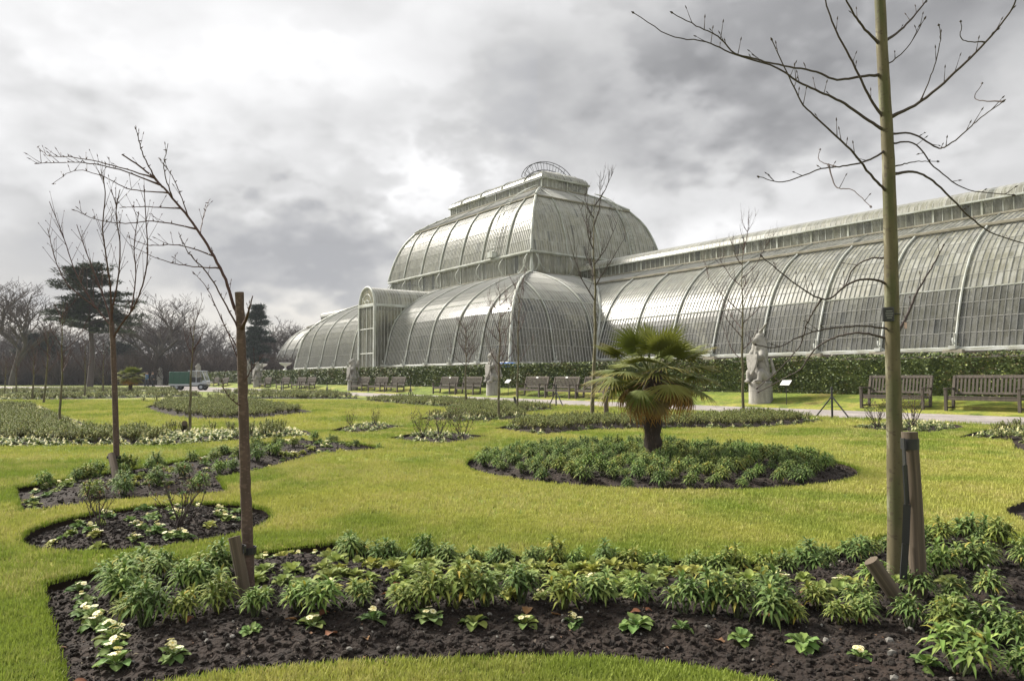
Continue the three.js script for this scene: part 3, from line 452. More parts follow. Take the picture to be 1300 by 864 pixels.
    for (const s of [0, 1]) { const vv = d => s ? WING.v1 - d : WING.v0 + d; for (const pr of [PW, PW2]) hip(resample(pr, 14).map(([d, y]) => L3(far(d), vv(d), y + 0.05)), 0.09);
      { const mb = new MB(); mb.tube(resample(PW, 14).map(([d, y]) => L3(join(y) - du * 0.03, vv(d), y + 0.09)), 0.11, 6); part('valley_rib', mb.geo(), GM.frame, house); }
      rail('roof_ledge', [L3(far(3.9), vv(3.9), 8.76), L3(join(8.76), vv(3.9), 8.76)], 0.2, 0.16, GM.ledge); rail('lantern_sill', [L3(far(lanEnd), vv(lanEnd), 9.55), L3(join(9.8), vv(lanEnd), 9.55)], 0.2, 0.12, GM.ledge); rail('base_rail', [L3(far(-0.04), vv(-0.04), 2.36), L3(near ? u0 : u1, vv(-0.04), 2.36)], 0.2, 0.2, GM.frame); rail('lantern_eaves', [L3(far(lanEnd - 0.12), vv(lanEnd - 0.12), 10.36), L3(join(9.8), vv(lanEnd - 0.12), 10.36)], 0.12, 0.1, GM.frame);
      windows(0, 9.6, 10.32, 0.5, 5, [L3(far(lanEnd), vv(lanEnd), 0), L3(near ? u0 + 8.2 : u1 - 8.2, vv(lanEnd), 0)]); }
    windows(0, 9.6, 10.32, 0.5, 5, [L3(far(lanEnd), WING.v0 + lanEnd, 0), L3(far(lanEnd), WING.v1 - lanEnd, 0)]);
    // barrel roof of the lantern
    const hw = (WING.v1 - WING.v0) / 2 - lanEnd + 0.14, us = far(lanEnd - 0.14), ue = near ? u0 + 8.2 : u1 - 8.2, n = Math.round(Math.abs(ue - us) / 0.34), rb = new MB(); let roof = new MB();
    for (let k = 0; k < n; k++) { const a = lerp(us, ue, k / n), b = lerp(us, ue, (k + 1) / n), t = paneTint(false), arc = []; for (let q = 0; q < 10; q++) { const P = (g, u) => L3(u, GV - Math.cos(g) * hw, 10.4 + Math.sin(g) * 0.86), g0 = q / 10 * Math.PI, g1 = (q + 1) / 10 * Math.PI; roof.quad(P(g0, a), P(g0, b), P(g1, b), P(g1, a), t); arc.push(P(g0, a)); } arc.push(L3(a, GV + hw, 10.4)); rb.tube(arc, 0.02, 4); if (k % 10 === 9 || k === n - 1) { part('lantern_roof_glass', roof.geo(), GM.upper, house); roof = new MB(); } }
    part('lantern_roof_bars', rb.geo(), GM.bars, house);
    { const end = new MB(), c = L3(us, GV, 10.4); end.v(c.x, c.y, c.z, 0, 0, [0.5, 0.5, 0.45]); for (let k = 0; k <= 12; k++) { const g = k / 12 * Math.PI, p = L3(us, GV - Math.cos(g) * hw, 10.4 + Math.sin(g) * 0.86); end.v(p.x, p.y, p.z, p.z, p.y, [0.5, 0.5, 0.45]); } for (let k = 0; k < 12; k++) end.tri(0, k + 1, k + 2); part('lantern_end_glass', end.geo(), GM.upper, house); }
    const pl = new MB(), wallBox = (a, b, h) => pl.bar(a.setY(h / 2 + 0.25), b.setY(h / 2 + 0.25), 0.5, h, undefined, undefined, 0.02);
    for (const v of [WING.v0 + 0.27, WING.v1 - 0.27]) wallBox(L3(ua, v, 0), L3(near ? u0 : u1, v, 0), 2.0); wallBox(L3(far(0.27), WING.v0 + 0.52, 0), L3(far(0.27), WING.v1 - 0.52, 0), 2.0); part('plinth', pl.geo(), GM.plinth, house);
    const blk = new MB(); for (let b = 0; b <= WING.n; b++) blk.box(0.9, 0.3, 0.5, new THREE.Matrix4().makeTranslation(...L3(ua + du * b * WING.bay, WING.v0 - 0.12, 2.2).toArray()), undefined, 0.03); part('rib_footing', blk.geo(), GM.ledge, house);
  }
  const pl = new MB(), bx = (a, b) => pl.bar(L3(a[0], a[1], 1.15), L3(b[0], b[1], 1.15), 0.5, 1.7, undefined, undefined, 0.02), uc = (u0 + u1) / 2;
  bx([u0, v0 + 0.27], [uc - 1.7, v0 + 0.27]); bx([uc + 1.7, v0 + 0.27], [u1, v0 + 0.27]); bx([u0, v1 - 0.27], [u1, v1 - 0.27]); for (const u of [u0 + 0.27, u1 - 0.27]) { bx([u, v0 + 0.52], [u, WING.v0]); bx([u, WING.v1], [u, v1 - 0.52]); } part('plinth', pl.geo(), GM.plinth, house);
}
{ // plants growing inside
  const r = rng(12), g = new MB(); for (let k = 0; k < 520; k++) { const a = r() * 6.28, e = Math.acos(1 - 1.6 * r()), d = 0.5 + 0.5 * Math.cbrt(r()), p = V3(Math.cos(a) * Math.sin(e) * d * 1.5, 2.6 + Math.cos(e) * d * 1.9, Math.sin(a) * Math.sin(e) * d * 1.5), s = 0.16 + r() * 0.3, b = V3(r() - 0.5, r() - 0.8, r() - 0.5).normalize().multiplyScalar(s * 2), q = V3(r() - 0.5, r() - 0.5, r() - 0.5).normalize().multiplyScalar(s * 0.6), c = 0.6 + r() * 0.8, n = g.n, col = [0.035 * c, 0.07 * c, 0.018 * c]; for (const w of [p, p.clone().addScaledVector(b, 0.5).add(q), p.clone().add(b), p.clone().addScaledVector(b, 0.5).sub(q)]) g.v(w.x, w.y, w.z, 0, 0, col); g.i.push(n, n + 1, n + 2, n, n + 2, n + 3); }
  const tk = new MB().tube([V3(0, 0, 0), V3(0.05, 1.2, 0), V3(0, 2.6, 0.05)], [0.14, 0.11, 0.07], 6); const leafG = g.geo(), trunkG = tk.geo(), darkLeaf = std({ vertexColors: true, roughness: 0.6 });
  const spot = []; for (let k = 0; k < 15; k++) spot.push([11 + k * 2.6 + r(), 41.5 + r() * 4, 0.9 + r() * 0.55]); for (let k = 0; k < 9; k++) spot.push([47 + k * 3.7, 35 + r() * 5, 1.1 + r() * 0.5]); for (let k = 0; k < 4; k++) spot.push([47 + r() * 3, 35.5 + k * 2, 1.1 + r() * 0.4]);
  spot.forEach(([u, v, s]) => { const t = thing('indoor_tree', 'leafy green tree growing inside behind the glass panes', 'tree', world(u, v, 0.5), r() * 6, 'trees growing inside the glasshouse'); t.scale.setScalar(s); part('trunk', trunkG, M.farBark, t); part('crown', leafG, darkLeaf, t); });
}

// ---------- bedding plants ----------
function leafBlade(mb, base, dir, up, len, wid, droop, col, fold = 0.25, segs = 3) {   // folded leaf that bends over, dark midrib side by side
  const side = new THREE.Vector3().crossVectors(dir, up).normalize(), p = base.clone(), d = dir.clone().normalize(), rows = [];
  for (let k = 0; k <= segs; k++) { const t = k / segs, w = wid * Math.sin(Math.PI * Math.pow(0.08 + 0.92 * t, 0.85)) * 0.5 + (k === segs ? 0 : wid * 0.06), u = new THREE.Vector3().crossVectors(side, d).normalize(); rows.push([p.clone().addScaledVector(side, -w).addScaledVector(u, w * fold), p.clone(), p.clone().addScaledVector(side, w).addScaledVector(u, w * fold)]); p.addScaledVector(d, len / segs); d.y -= droop / segs; d.normalize(); }
  const n = mb.n; rows.forEach((r, k) => r.forEach((q, s) => { const m = s === 1 ? 1.18 : 1; mb.v(q.x, q.y, q.z, s / 2, k / segs, [col[0] * m, col[1] * m, col[2] * m]); }));
  for (let k = 0; k < segs; k++) for (let s = 0; s < 2; s++) { const a = n + k * 3 + s; mb.i.push(a, a + 1, a + 4, a, a + 4, a + 3); }
}
const UP = V3(0, 1, 0);
function wallflower(seed, leaves = 150) {
  const r = rng(seed), mb = new MB(), heads = 5 + Math.floor(r() * 3);
  for (let h = 0; h < heads; h++) {
    const ha = h / heads * 6.28 + r(), hr = h ? 0.035 + r() * 0.03 : 0, top = V3(Math.cos(ha) * hr, 0.10 + r() * 0.05 - hr * 0.4, Math.sin(ha) * hr);
    mb.tube([V3(0, -0.03, 0), V3(top.x * 0.6, top.y * 0.5, top.z * 0.6), top], [0.006, 0.005, 0.003], 4, [0.10, 0.12, 0.05], false);
    const n = Math.round(leaves / heads), tone = 0.85 + r() * 0.4;
    for (let k = 0; k < n; k++) { const t = (k + 0.5) / n, a = k * 2.4 + h, e = lerp(0.0, 1.2, t * t), b = V3(top.x * (0.7 + 0.3 * t), top.y * (0.55 + 0.45 * t), top.z * (0.7 + 0.3 * t)), dir = V3(Math.cos(a) * Math.cos(e), Math.sin(e) + 0.35, Math.sin(a) * Math.cos(e)), y = r(), c = tone * (0.75 + r() * 0.5), col = y < 0.03 ? [0.34, 0.29, 0.06] : y < 0.4 ? [0.22 * c, 0.27 * c, 0.075 * c] : [0.12 * c, 0.18 * c, 0.045 * c];
      leafBlade(mb, b, dir, UP, (0.075 + r() * 0.03) * (1 - t * 0.4), 0.0085 + r() * 0.005, 1.7 + r() * 0.9, col); }
  }
  return mb.geo();
}
function rosette(seed, pale = 0, n = 15) {
  const r = rng(seed), mb = new MB();
  for (let k = 0; k < n; k++) { const t = k / n, a = k * 2.4 + (r() - 0.5) * 0.9, e = lerp(0.05, 1.15, t) + (r() - 0.5) * 0.4, c = 0.75 + r() * 0.5, g = mix3([0.12, 0.19, 0.055], [0.27, 0.30, 0.085], pale + (r() - 0.5) * 0.6), dir = V3(Math.cos(a) * Math.cos(e), Math.sin(e), Math.sin(a) * Math.cos(e)); spoon(mb, r, V3(Math.cos(a) * 0.008, 0.004 + t * 0.012, Math.sin(a) * 0.008), dir, (0.052 + r() * 0.028) * (1 - t * 0.45), (0.036 + r() * 0.012) * (1 - t * 0.35), 0.5 + r() * 0.9, [g[0] * c, g[1] * c, g[2] * c]); }
  mb.tube([V3(0, -0.03, 0), V3(0, 0.012, 0)], 0.006, 4, [0.1, 0.12, 0.05], false);
  return mb;
}
function spoon(mb, r, base, dir, len, wid, droop, col) {   // round-ended, puckered leaf
  const side = new THREE.Vector3().crossVectors(dir, UP).normalize(), p = base.clone(), d = dir.clone().normalize(), n = mb.n, W = [0.25, 0.42, 0.85, 1, 0.72, 0.12], S = W.length - 1;
  for (let k = 0; k <= S; k++) { const w = wid * 0.5 * W[k], u = new THREE.Vector3().crossVectors(side, d).normalize(), curl = 0.25 + r() * 0.35; for (const s of [-1, 0, 1]) { const q = p.clone().addScaledVector(side, s * w).addScaledVector(u, (s ? w * curl : 0) + (r() - 0.5) * wid * 0.13), m = s ? 0.85 + r() * 0.3 : 1.25; mb.v(q.x, q.y, q.z, 0, 0, [col[0] * m, col[1] * m, col[2] * m]); } p.addScaledVector(d, len / S); d.y -= droop / S; d.normalize(); }
  for (let k = 0; k < S; k++) for (let s = 0; s < 2; s++) { const a = n + k * 3 + s; mb.i.push(a, a + 1, a + 4, a, a + 4, a + 3); }
}
function blossom(mb, p, tilt, a0, s, col) {   // five notched petals and a small yellow eye
  const nrm = V3(Math.cos(a0) * Math.sin(tilt), Math.cos(tilt), Math.sin(a0) * Math.sin(tilt)), x = Math.abs(nrm.y) < 0.95 ? new THREE.Vector3().crossVectors(nrm, UP).normalize() : V3(1, 0, 0), z = new THREE.Vector3().crossVectors(nrm, x);
  const P = (a, d, h) => p.clone().addScaledVector(x, Math.cos(a) * d).addScaledVector(z, Math.sin(a) * d).addScaledVector(nrm, h);
  for (let k = 0; k < 5; k++) { const a = k * 1.2566, n = mb.n; [P(a, 0.001, 0), P(a - 0.6, s * 0.85, s * 0.12), P(a - 0.2, s, 0), P(a, s * 0.88, s * 0.05), P(a + 0.2, s, 0), P(a + 0.6, s * 0.85, s * 0.12)].forEach((q, i) => mb.v(q.x, q.y, q.z, 0, 0, i ? col : [col[0], col[1] * 0.96, col[2] * 0.7])); mb.i.push(n, n + 2, n + 1, n, n + 3, n + 2, n, n + 4, n + 3, n, n + 5, n + 4); }
  const n = mb.n; for (let k = 0; k < 5; k++) { const q = P(k * 1.2566 + 0.6, s * 0.2, s * 0.1); mb.v(q.x, q.y, q.z, 0, 0, [0.72, 0.5, 0.05]); } mb.i.push(n, n + 2, n + 1, n, n + 3, n + 2, n, n + 4, n + 3);
}
function blooms(seed, n, mb = new MB()) { const r = rng(seed); for (let k = 0; k < n; k++) { const a = r() * 6.28, d = r() * 0.034, p = V3(Math.cos(a) * d, 0.04 + r() * 0.022, Math.sin(a) * d), w = r() * 0.08; mb.tube([V3(0, 0.01, 0), p], 0.0015, 3, [0.2, 0.25, 0.1], false); blossom(mb, p, r() * 0.9, a, 0.011 + r() * 0.006, [0.86, 0.84 - w * 0.5, 0.60 - w * 2]); } return mb; }
const WF = [1, 2, 3, 4, 5, 6, 7].map(s => wallflower(100 + s)), RO = [1, 2, 3, 4, 5].map(s => rosette(200 + s, 0.2).geo()), PALE = [1, 2, 3, 4, 5].map(s => rosette(260 + s, 0.8, 24).geo()), BL = [[1, 4], [2, 6], [3, 3]].map(([s, n]) => blooms(300 + s, n).geo());
const pr = rng(444), LEAFS = [[1, 1, 1], [1.18, 1.06, 0.85], [0.82, 0.9, 0.9], [1.05, 1.12, 1.0]].map(c => { const m = M.leaf.clone(); m.color.setRGB(...c); return m; }), anyLeaf = () => LEAFS[Math.floor(pr() * 4)];
function seat(o, b, x, z, s, lift = 0) { o.position.set(x, b.h(x, z) - 0.004 + lift, z); o.rotation.set((pr() - 0.5) * 0.25, pr() * 6.28, (pr() - 0.5) * 0.25); o.scale.set(s, s * (0.85 + pr() * 0.3), s); }
function putWall(b, x, z, s, label, group) { if (!b.in(x, z)) return; const m = solo('wallflower_plant', WF[Math.floor(pr() * WF.length)], anyLeaf(), label, 'plant', group); seat(m, b, x, z, s * (0.7 + pr() * 0.5)); }
function putPrim(b, x, z, s, label, group, flowers = 0.7, pale = false) {
  if (!b.in(x, z)) return; const g = thing(pale ? 'leafy_rosette' : 'primrose', label, 'plant', [0, 0, 0], 0, group); part('leaves', (pale ? PALE : RO)[Math.floor(pr() * 5)], anyLeaf(), g); if (pr() < flowers) part('flowers', BL[Math.floor(pr() * 3)], M.petal, g); seat(g, b, x, z, s * (0.65 + pr() * 0.55));
}
function along(px, step, fn, jit = 0.03) { const P = curve(px.map(([x, y]) => gnd(x, y)), 200); let acc = 0, next = 0; for (let k = 1; k < P.length; k++) { acc += P[k].distanceTo(P[k - 1]); if (acc >= next) { fn(P[k].x + (pr() - 0.5) * jit * 2, P[k].z + (pr() - 0.5) * jit * 2); next = acc + step * (0.85 + pr() * 0.3); } } }
{ const b = BEDS.front, gw = 'wallflowers in the long bed', gp = 'primroses in the long bed', lr = 'pale green crinkled rosette in the middle of the long bed', gr2 = 'pale rosettes in the long bed';
  const w1 = 'bushy green wallflower in the front row of the long bed', w2 = 'bushy green wallflower in the back row of the long bed', w3 = 'bushy wallflower crowded round the reddish staked trunk', w4 = 'bushy wallflower crowded beside the leaning stump stake';
  const p1 = 'small primrose in the single row on bare soil before the wallflowers', p2 = 'cream flowered primrose in the row along the short end of the bed';
  along([[222, 828], [335, 808], [440, 800], [600, 797], [760, 798], [870, 806], [980, 820], [1120, 846], [1240, 880]], 0.212, (x, z) => putPrim(b, x, z, 1.0, p1, gp, 0.6), 0.025);
  along([[102, 742], [112, 762], [125, 790], [140, 815], [155, 840]], 0.13, (x, z) => putPrim(b, x, z, 1.0, p2, gp, 0.8), 0.025);
  along([[330, 790], [420, 785], [540, 783], [660, 780], [760, 779], [880, 787], [1000, 800], [1080, 806], [1180, 815], [1300, 835]], 0.125, (x, z) => putWall(b, x, z, 1.0, w1, gw), 0.05);
  along([[430, 698], [520, 712], [640, 716], [760, 722], [880, 728], [980, 730], [1060, 716], [1130, 700], [1210, 694], [1300, 708]], 0.125, (x, z) => putWall(b, x, z, 1.0, w2, gw), 0.05);
  for (const row of [[[150, 738], [190, 735], [240, 722]], [[175, 770], [230, 765], [280, 752]], [[185, 800], [240, 795], [290, 775]], [[160, 728], [215, 715]], [[270, 735], [290, 742]], [[210, 750], [300, 735]], [[140, 752], [165, 785]]]) along(row, 0.135, (x, z) => putWall(b, x, z, 1.0, w3, gw), 0.05);
  for (const row of [[[1110, 762], [1180, 772], [1300, 780]], [[1150, 742], [1240, 735], [1300, 742]], [[1200, 815], [1300, 845]], [[1220, 860], [1300, 872]], [[1000, 785], [1100, 792]], [[1250, 720], [1300, 728]]]) along(row, 0.145, (x, z) => putWall(b, x, z, 1.0, w4, gw), 0.06);
  for (const row of [[[330, 752], [460, 748], [600, 752], [750, 753], [880, 760], [960, 765], [1080, 762]], [[345, 735], [460, 732], [600, 736], [760, 738], [900, 744], [1060, 745], [1220, 755]], [[300, 716], [400, 705], [460, 720], [600, 726], [800, 733], [1000, 738]], [[340, 765], [480, 763], [640, 765], [820, 768]], [[420, 742], [560, 744], [700, 745], [840, 750]], [[480, 712], [600, 731], [860, 738]]]) along(row, 0.105, (x, z) => putPrim(b, x, z, 1.05, lr, gr2, 0.06, true), 0.06);
  along([[330, 705], [420, 694]], 0.1, (x, z) => putPrim(b, x, z, 1, 'cream primrose tucked in the back corner of the long bed', gp, 1), 0.03);
  along([[205, 706], [260, 700], [330, 694]], 0.17, (x, z) => putPrim(b, x, z, 1, 'cream primrose along the back edge behind the split stake', gp, 0.6), 0.03);
}
{ const b = BEDS.left_circle, r = rng(61); let n = 0; for (let k = 0; k < 400 && n < 42; k++) { const x = lerp(b.x0, b.x1, r()), z = lerp(b.z0, b.z1, r()); if (!b.in(x, z) || edgeDist(b.poly, x, z) < 0.14) continue; putPrim(b, x, z, 0.95, 'cream primrose scattered in the small oval bed', 'primroses in the oval bed', 0.7, r() < 0.25); n++; } }
{ const b = BEDS.band, r = rng(62); let nw = 0, np = 0;
  for (let k = 0; k < 1500; k++) { const x = lerp(b.x0, b.x1, r()), z = lerp(b.z0, b.z1, r()), d = b.in(x, z) ? edgeDist(b.poly, x, z) : 0; if (d < 0.1) continue; const front = fbm(x * 2, z * 2 + 40, 2); if (front > 0.5 ? nw < 54 : false) { putWall(b, x, z, 1.0, 'bushy wallflower in the curved band behind the oval bed', 'wallflowers in the curved band'); nw++; } else if (np < 120) { putPrim(b, x, z, 0.95, 'low primrose in the curved band behind the oval bed', 'primroses in the curved band', 0.45, r() < 0.5); np++; } } }
{ const b = BEDS.palm, r = rng(63), step = 0.262; let row = 0; for (let z = b.z0 + 0.1; z < b.z1 - 0.1; z += step * 0.87, row++) for (let x = b.x0 + 0.1 + (row % 2) * step / 2; x < b.x1; x += step) { const X = x + (r() - 0.5) * 0.09, Z = z + (r() - 0.5) * 0.09; if (b.in(X, Z) && edgeDist(b.poly, X, Z) > 0.17 && Math.hypot(X - 1.68, Z + 8.95) > 0.2) putWall(b, X, Z, 1.05, 'bushy wallflower in the round bed under the fan palm', 'wallflowers round the fan palm'); } }
{ // plants of the farther beds, too many to pick apart
  const r = rng(64), wm = [], wc = [], pm = [], pc = [];
  const primG = (() => { const mb = rosette(207, 0.45, 11); blooms(305, 4, mb); return mb.geo(); })(), wfG = wallflower(131, 40);
  const fill = (b, step, kind, s, edge = 0.12) => { for (let z = b.z0; z < b.z1; z += step) for (let x = b.x0; x < b.x1; x += step) { const X = x + (r() - 0.5) * step, Z = z + (r() - 0.5) * step; if (!b.in(X, Z)) continue; const d = edgeDist(b.poly, X, Z); if (d < edge) continue; const k = kind(X, Z, d), sc = s * (0.75 + r() * 0.5), m = M4(V3(X, b.h(X, Z), Z), r() * 6.28, sc, (r() - 0.5) * 0.2), j = 0.85 + r() * 0.35; if (k === 'w') { wm.push(m); wc.push(lin(j * 1.25, j, j)); } else if (k === 'p') { pm.push(m); pc.push(lin(j, j, j)); } } };
  fill(BEDS.yellow, 0.15, (x, z, d) => d < 0.4 || fbm(x, z + 20, 2) > 0.6 ? 'p' : (r() < 0.65 ? 'w' : 'p'), 1.25, 0.1);
  fill(BEDS.yellow, 0.12, (x, z, d) => d < 0.42 && r() < 0.5 ? 'p' : null, 1.15, 0.1);
  fill(BEDS.lens, 0.24, () => 'w', 1.3, 0.3); fill(BEDS.small_a, 0.16, () => r() < 0.7 ? 'p' : null, 1.05); fill(BEDS.small_b, 0.16, () => r() < 0.7 ? 'p' : null, 1.05); fill(BEDS.strip_c, 0.19, (x, z, d) => r() < 0.55 ? 'p' : 'w', 1.4, 0.25);
  fill(BEDS.strip_d, 0.2, (x, z, d) => d < 0.35 ? 'p' : 'w', 1.35, 0.2); fill(BEDS.right_e, 0.15, () => r() < 0.85 ? 'p' : null, 1.1, 0.2); fill(BEDS.right_f, 0.17, () => r() < 0.7 ? 'p' : 'w', 1.2, 0.18); fill(BEDS.right_g, 0.25, () => r() < 0.4 ? 'w' : null, 0.8, 0.3);
  for (const k of ['far0', 'far1', 'far2', 'far3']) fill(BEDS[k], 0.36, () => r() < 0.5 ? 'p' : 'w', 1.9, 0.2);
  stuff('distant_wallflowers', wfG, M.leaf, wm, wc, 'low dark green bedding filling the farther beds', 'plants'); stuff('distant_primroses', primG, M.petal, pm, pc, 'pale yellow primroses massed in the farther beds', 'flowers');
}
{ // fallen leaves on the soil
  const r = rng(65), b = BEDS.front, shapes = [1, 2, 3].map(s => { const q = rng(s + 70), mb = new MB(), c = [0.15 + q() * 0.09, 0.085 + q() * 0.035, 0.045]; spoon(mb, q, V3(0, 0, 0), V3(1, 0.25, 0), 0.085, 0.055, 0.8, c); mb.tube([V3(-0.03, 0.006, 0.004), V3(0, 0, 0)], 0.0012, 3, [0.12, 0.08, 0.05], false); return mb.geo(); });
  let n = 0; const spots = [[620, 829], [640, 831], [600, 827], [770, 838], [710, 836], [745, 836], [800, 790], [735, 787], [55, 760], [62, 790], [70, 810], [78, 830], [85, 850], [95, 858], [430, 845], [870, 852]]; for (let k = 0; k < 34; k++) spots.push([180 + r() * 1080, 715 + r() * 100]);
  for (const [x, y] of spots) { const p = gnd(x, y); if (!b.in(p.x, p.z)) continue; const edge = n < 16; const m = solo('fallen_leaf', shapes[n++ % 3], M.leaf, edge ? 'curled brown fallen leaf lying at the soil edge of the long bed' : 'brown fallen leaf lying among the plants of the long bed', 'leaf', edge ? 'fallen leaves at the bed edge' : 'fallen leaves among the plants'); m.position.set(p.x, b.h(p.x, p.z) + 0.006, p.z); m.rotation.set((r() - 0.5) * 0.5, r() * 6.28, (r() - 0.5) * 0.5); m.scale.setScalar(0.45 + r() * 0.45); }
}
// ---------- twiggy dwarf shrubs ----------
function twigBush(seed, h, n, leafy = 0.5) {
  const r = rng(seed), st = new MB(), lf = new MB();
  for (let k = 0; k < n; k++) { let p = V3((r() - 0.5) * 0.05, -0.03, (r() - 0.5) * 0.05), d = V3((r() - 0.5) * 1.3, 1, (r() - 0.5) * 1.3).normalize(); const pts = [p.clone()]; for (let s = 0; s < 5; s++) { p.addScaledVector(d, h / 4.4 * (0.7 + r() * 0.5)); d.add(V3((r() - 0.5) * 0.7, 0.15, (r() - 0.5) * 0.7)).normalize(); pts.push(p.clone()); if (s > 0) { const q = p.clone().add(V3((r() - 0.5) * h * 0.5, h * 0.12 + r() * h * 0.15, (r() - 0.5) * h * 0.5)); st.tube([p.clone(), q], [0.0022, 0.0008], 3, undefined, false); for (let i = 0; i < 3; i++) if (r() < leafy) { const c = 0.8 + r() * 0.5, b = p.clone().lerp(q, r()); leafBlade(lf, b, V3(r() - 0.5, r() * 0.6, r() - 0.5).normalize(), UP, 0.022 + r() * 0.014, 0.012, 0.4, r() < 0.35 ? [0.16 * c, 0.10 * c, 0.05 * c] : [0.10 * c, 0.13 * c, 0.05 * c], 0.3, 2); } } } st.tube(pts, pts.map((_, i) => 0.0045 * (1 - i / 6)), 4, undefined, false); }
  return [st.geo(), lf.geo()];
}
function shrub(g, px, py, s, label, b, group) { const p = gnd(px, py), t = thing('dwarf_shrub', label, 'shrub', [p.x, b.h(p.x, p.z), p.z], px, group); t.scale.setScalar(s); part('stems', g[0], M.twig, t); part('foliage', g[1], M.leaf, t); }
{ const A = twigBush(81, 0.36, 13, 0.75), B = twigBush(82, 0.3, 10, 0.55), c = BEDS.left_circle;
  shrub(A, 226, 672, 1.05, 'taller twiggy shrub with sparse small leaves in the oval bed', c); shrub(B, 124, 674, 1.0, 'lower twiggy shrub with sparse small leaves in the oval bed', c);
  const ga = 'shrubs in the two shrub bed', gb = 'shrubs in the three shrub bed'; for (const x of [444, 475]) shrub(B, x, 543.5, 1.15, 'dwarf shrub in the little bed holding just two shrubs', BEDS.small_a, ga); for (const [x, s] of [[537, 1.2], [558, 1.1], [587, 1.35]]) shrub(A, x, 557, s, 'dwarf shrub in the little bed holding three shrubs', BEDS.small_b, gb);
  shrub(A, 1115, 544, 1.55, 'rounded twiggy shrub in the cream primrose bed below the benches', BEDS.right_e); shrub(A, 1160, 544, 1.75, 'broad twiggy shrub in the cream primrose bed behind the staked trunk', BEDS.right_e);
}
// ---------- fan palm ----------
function fan(r, R, segs, tipCol, baseCol, droop) {   // pleated fan in its own axes: stalk along +x, blade beyond it
  const mb = new MB();
  for (let k = 0; k < segs; k++) { const a = lerp(-1.75, 1.75, (k + 0.5) / segs), L = R * (0.82 + 0.18 * Math.cos(a)) * (0.92 + r() * 0.14), w = 0.014, c = Math.cos(a), s = Math.sin(a), pleat = 0.006, bent = droop * (0.5 + r()); const n = mb.n;
    for (const [t, ww] of [[0.02, 0.25], [0.35, 1], [0.68, 0.72], [1, 0.06]]) { const d = t * L, dy = -bent * t * t * t * L + Math.abs(s) * -0.10 * t * L; const col = mix3(baseCol, tipCol, sstep(0.6, 1, t + (r() - 0.5) * 0.2)); mb.v(c * d + s * w * ww, dy, s * d - c * w * ww, 0, t, col); mb.v(c * d, dy + pleat * ww, s * d, 0.5, t, [col[0] * 1.15, col[1] * 1.15, col[2] * 1.15]); mb.v(c * d - s * w * ww, dy, s * d + c * w * ww, 1, t, col); }
    for (let q = 0; q < 3; q++) for (let e = 0; e < 2; e++) { const i = n + q * 3 + e; mb.i.push(i, i + 1, i + 4, i, i + 4, i + 3); } }
  return mb;
}
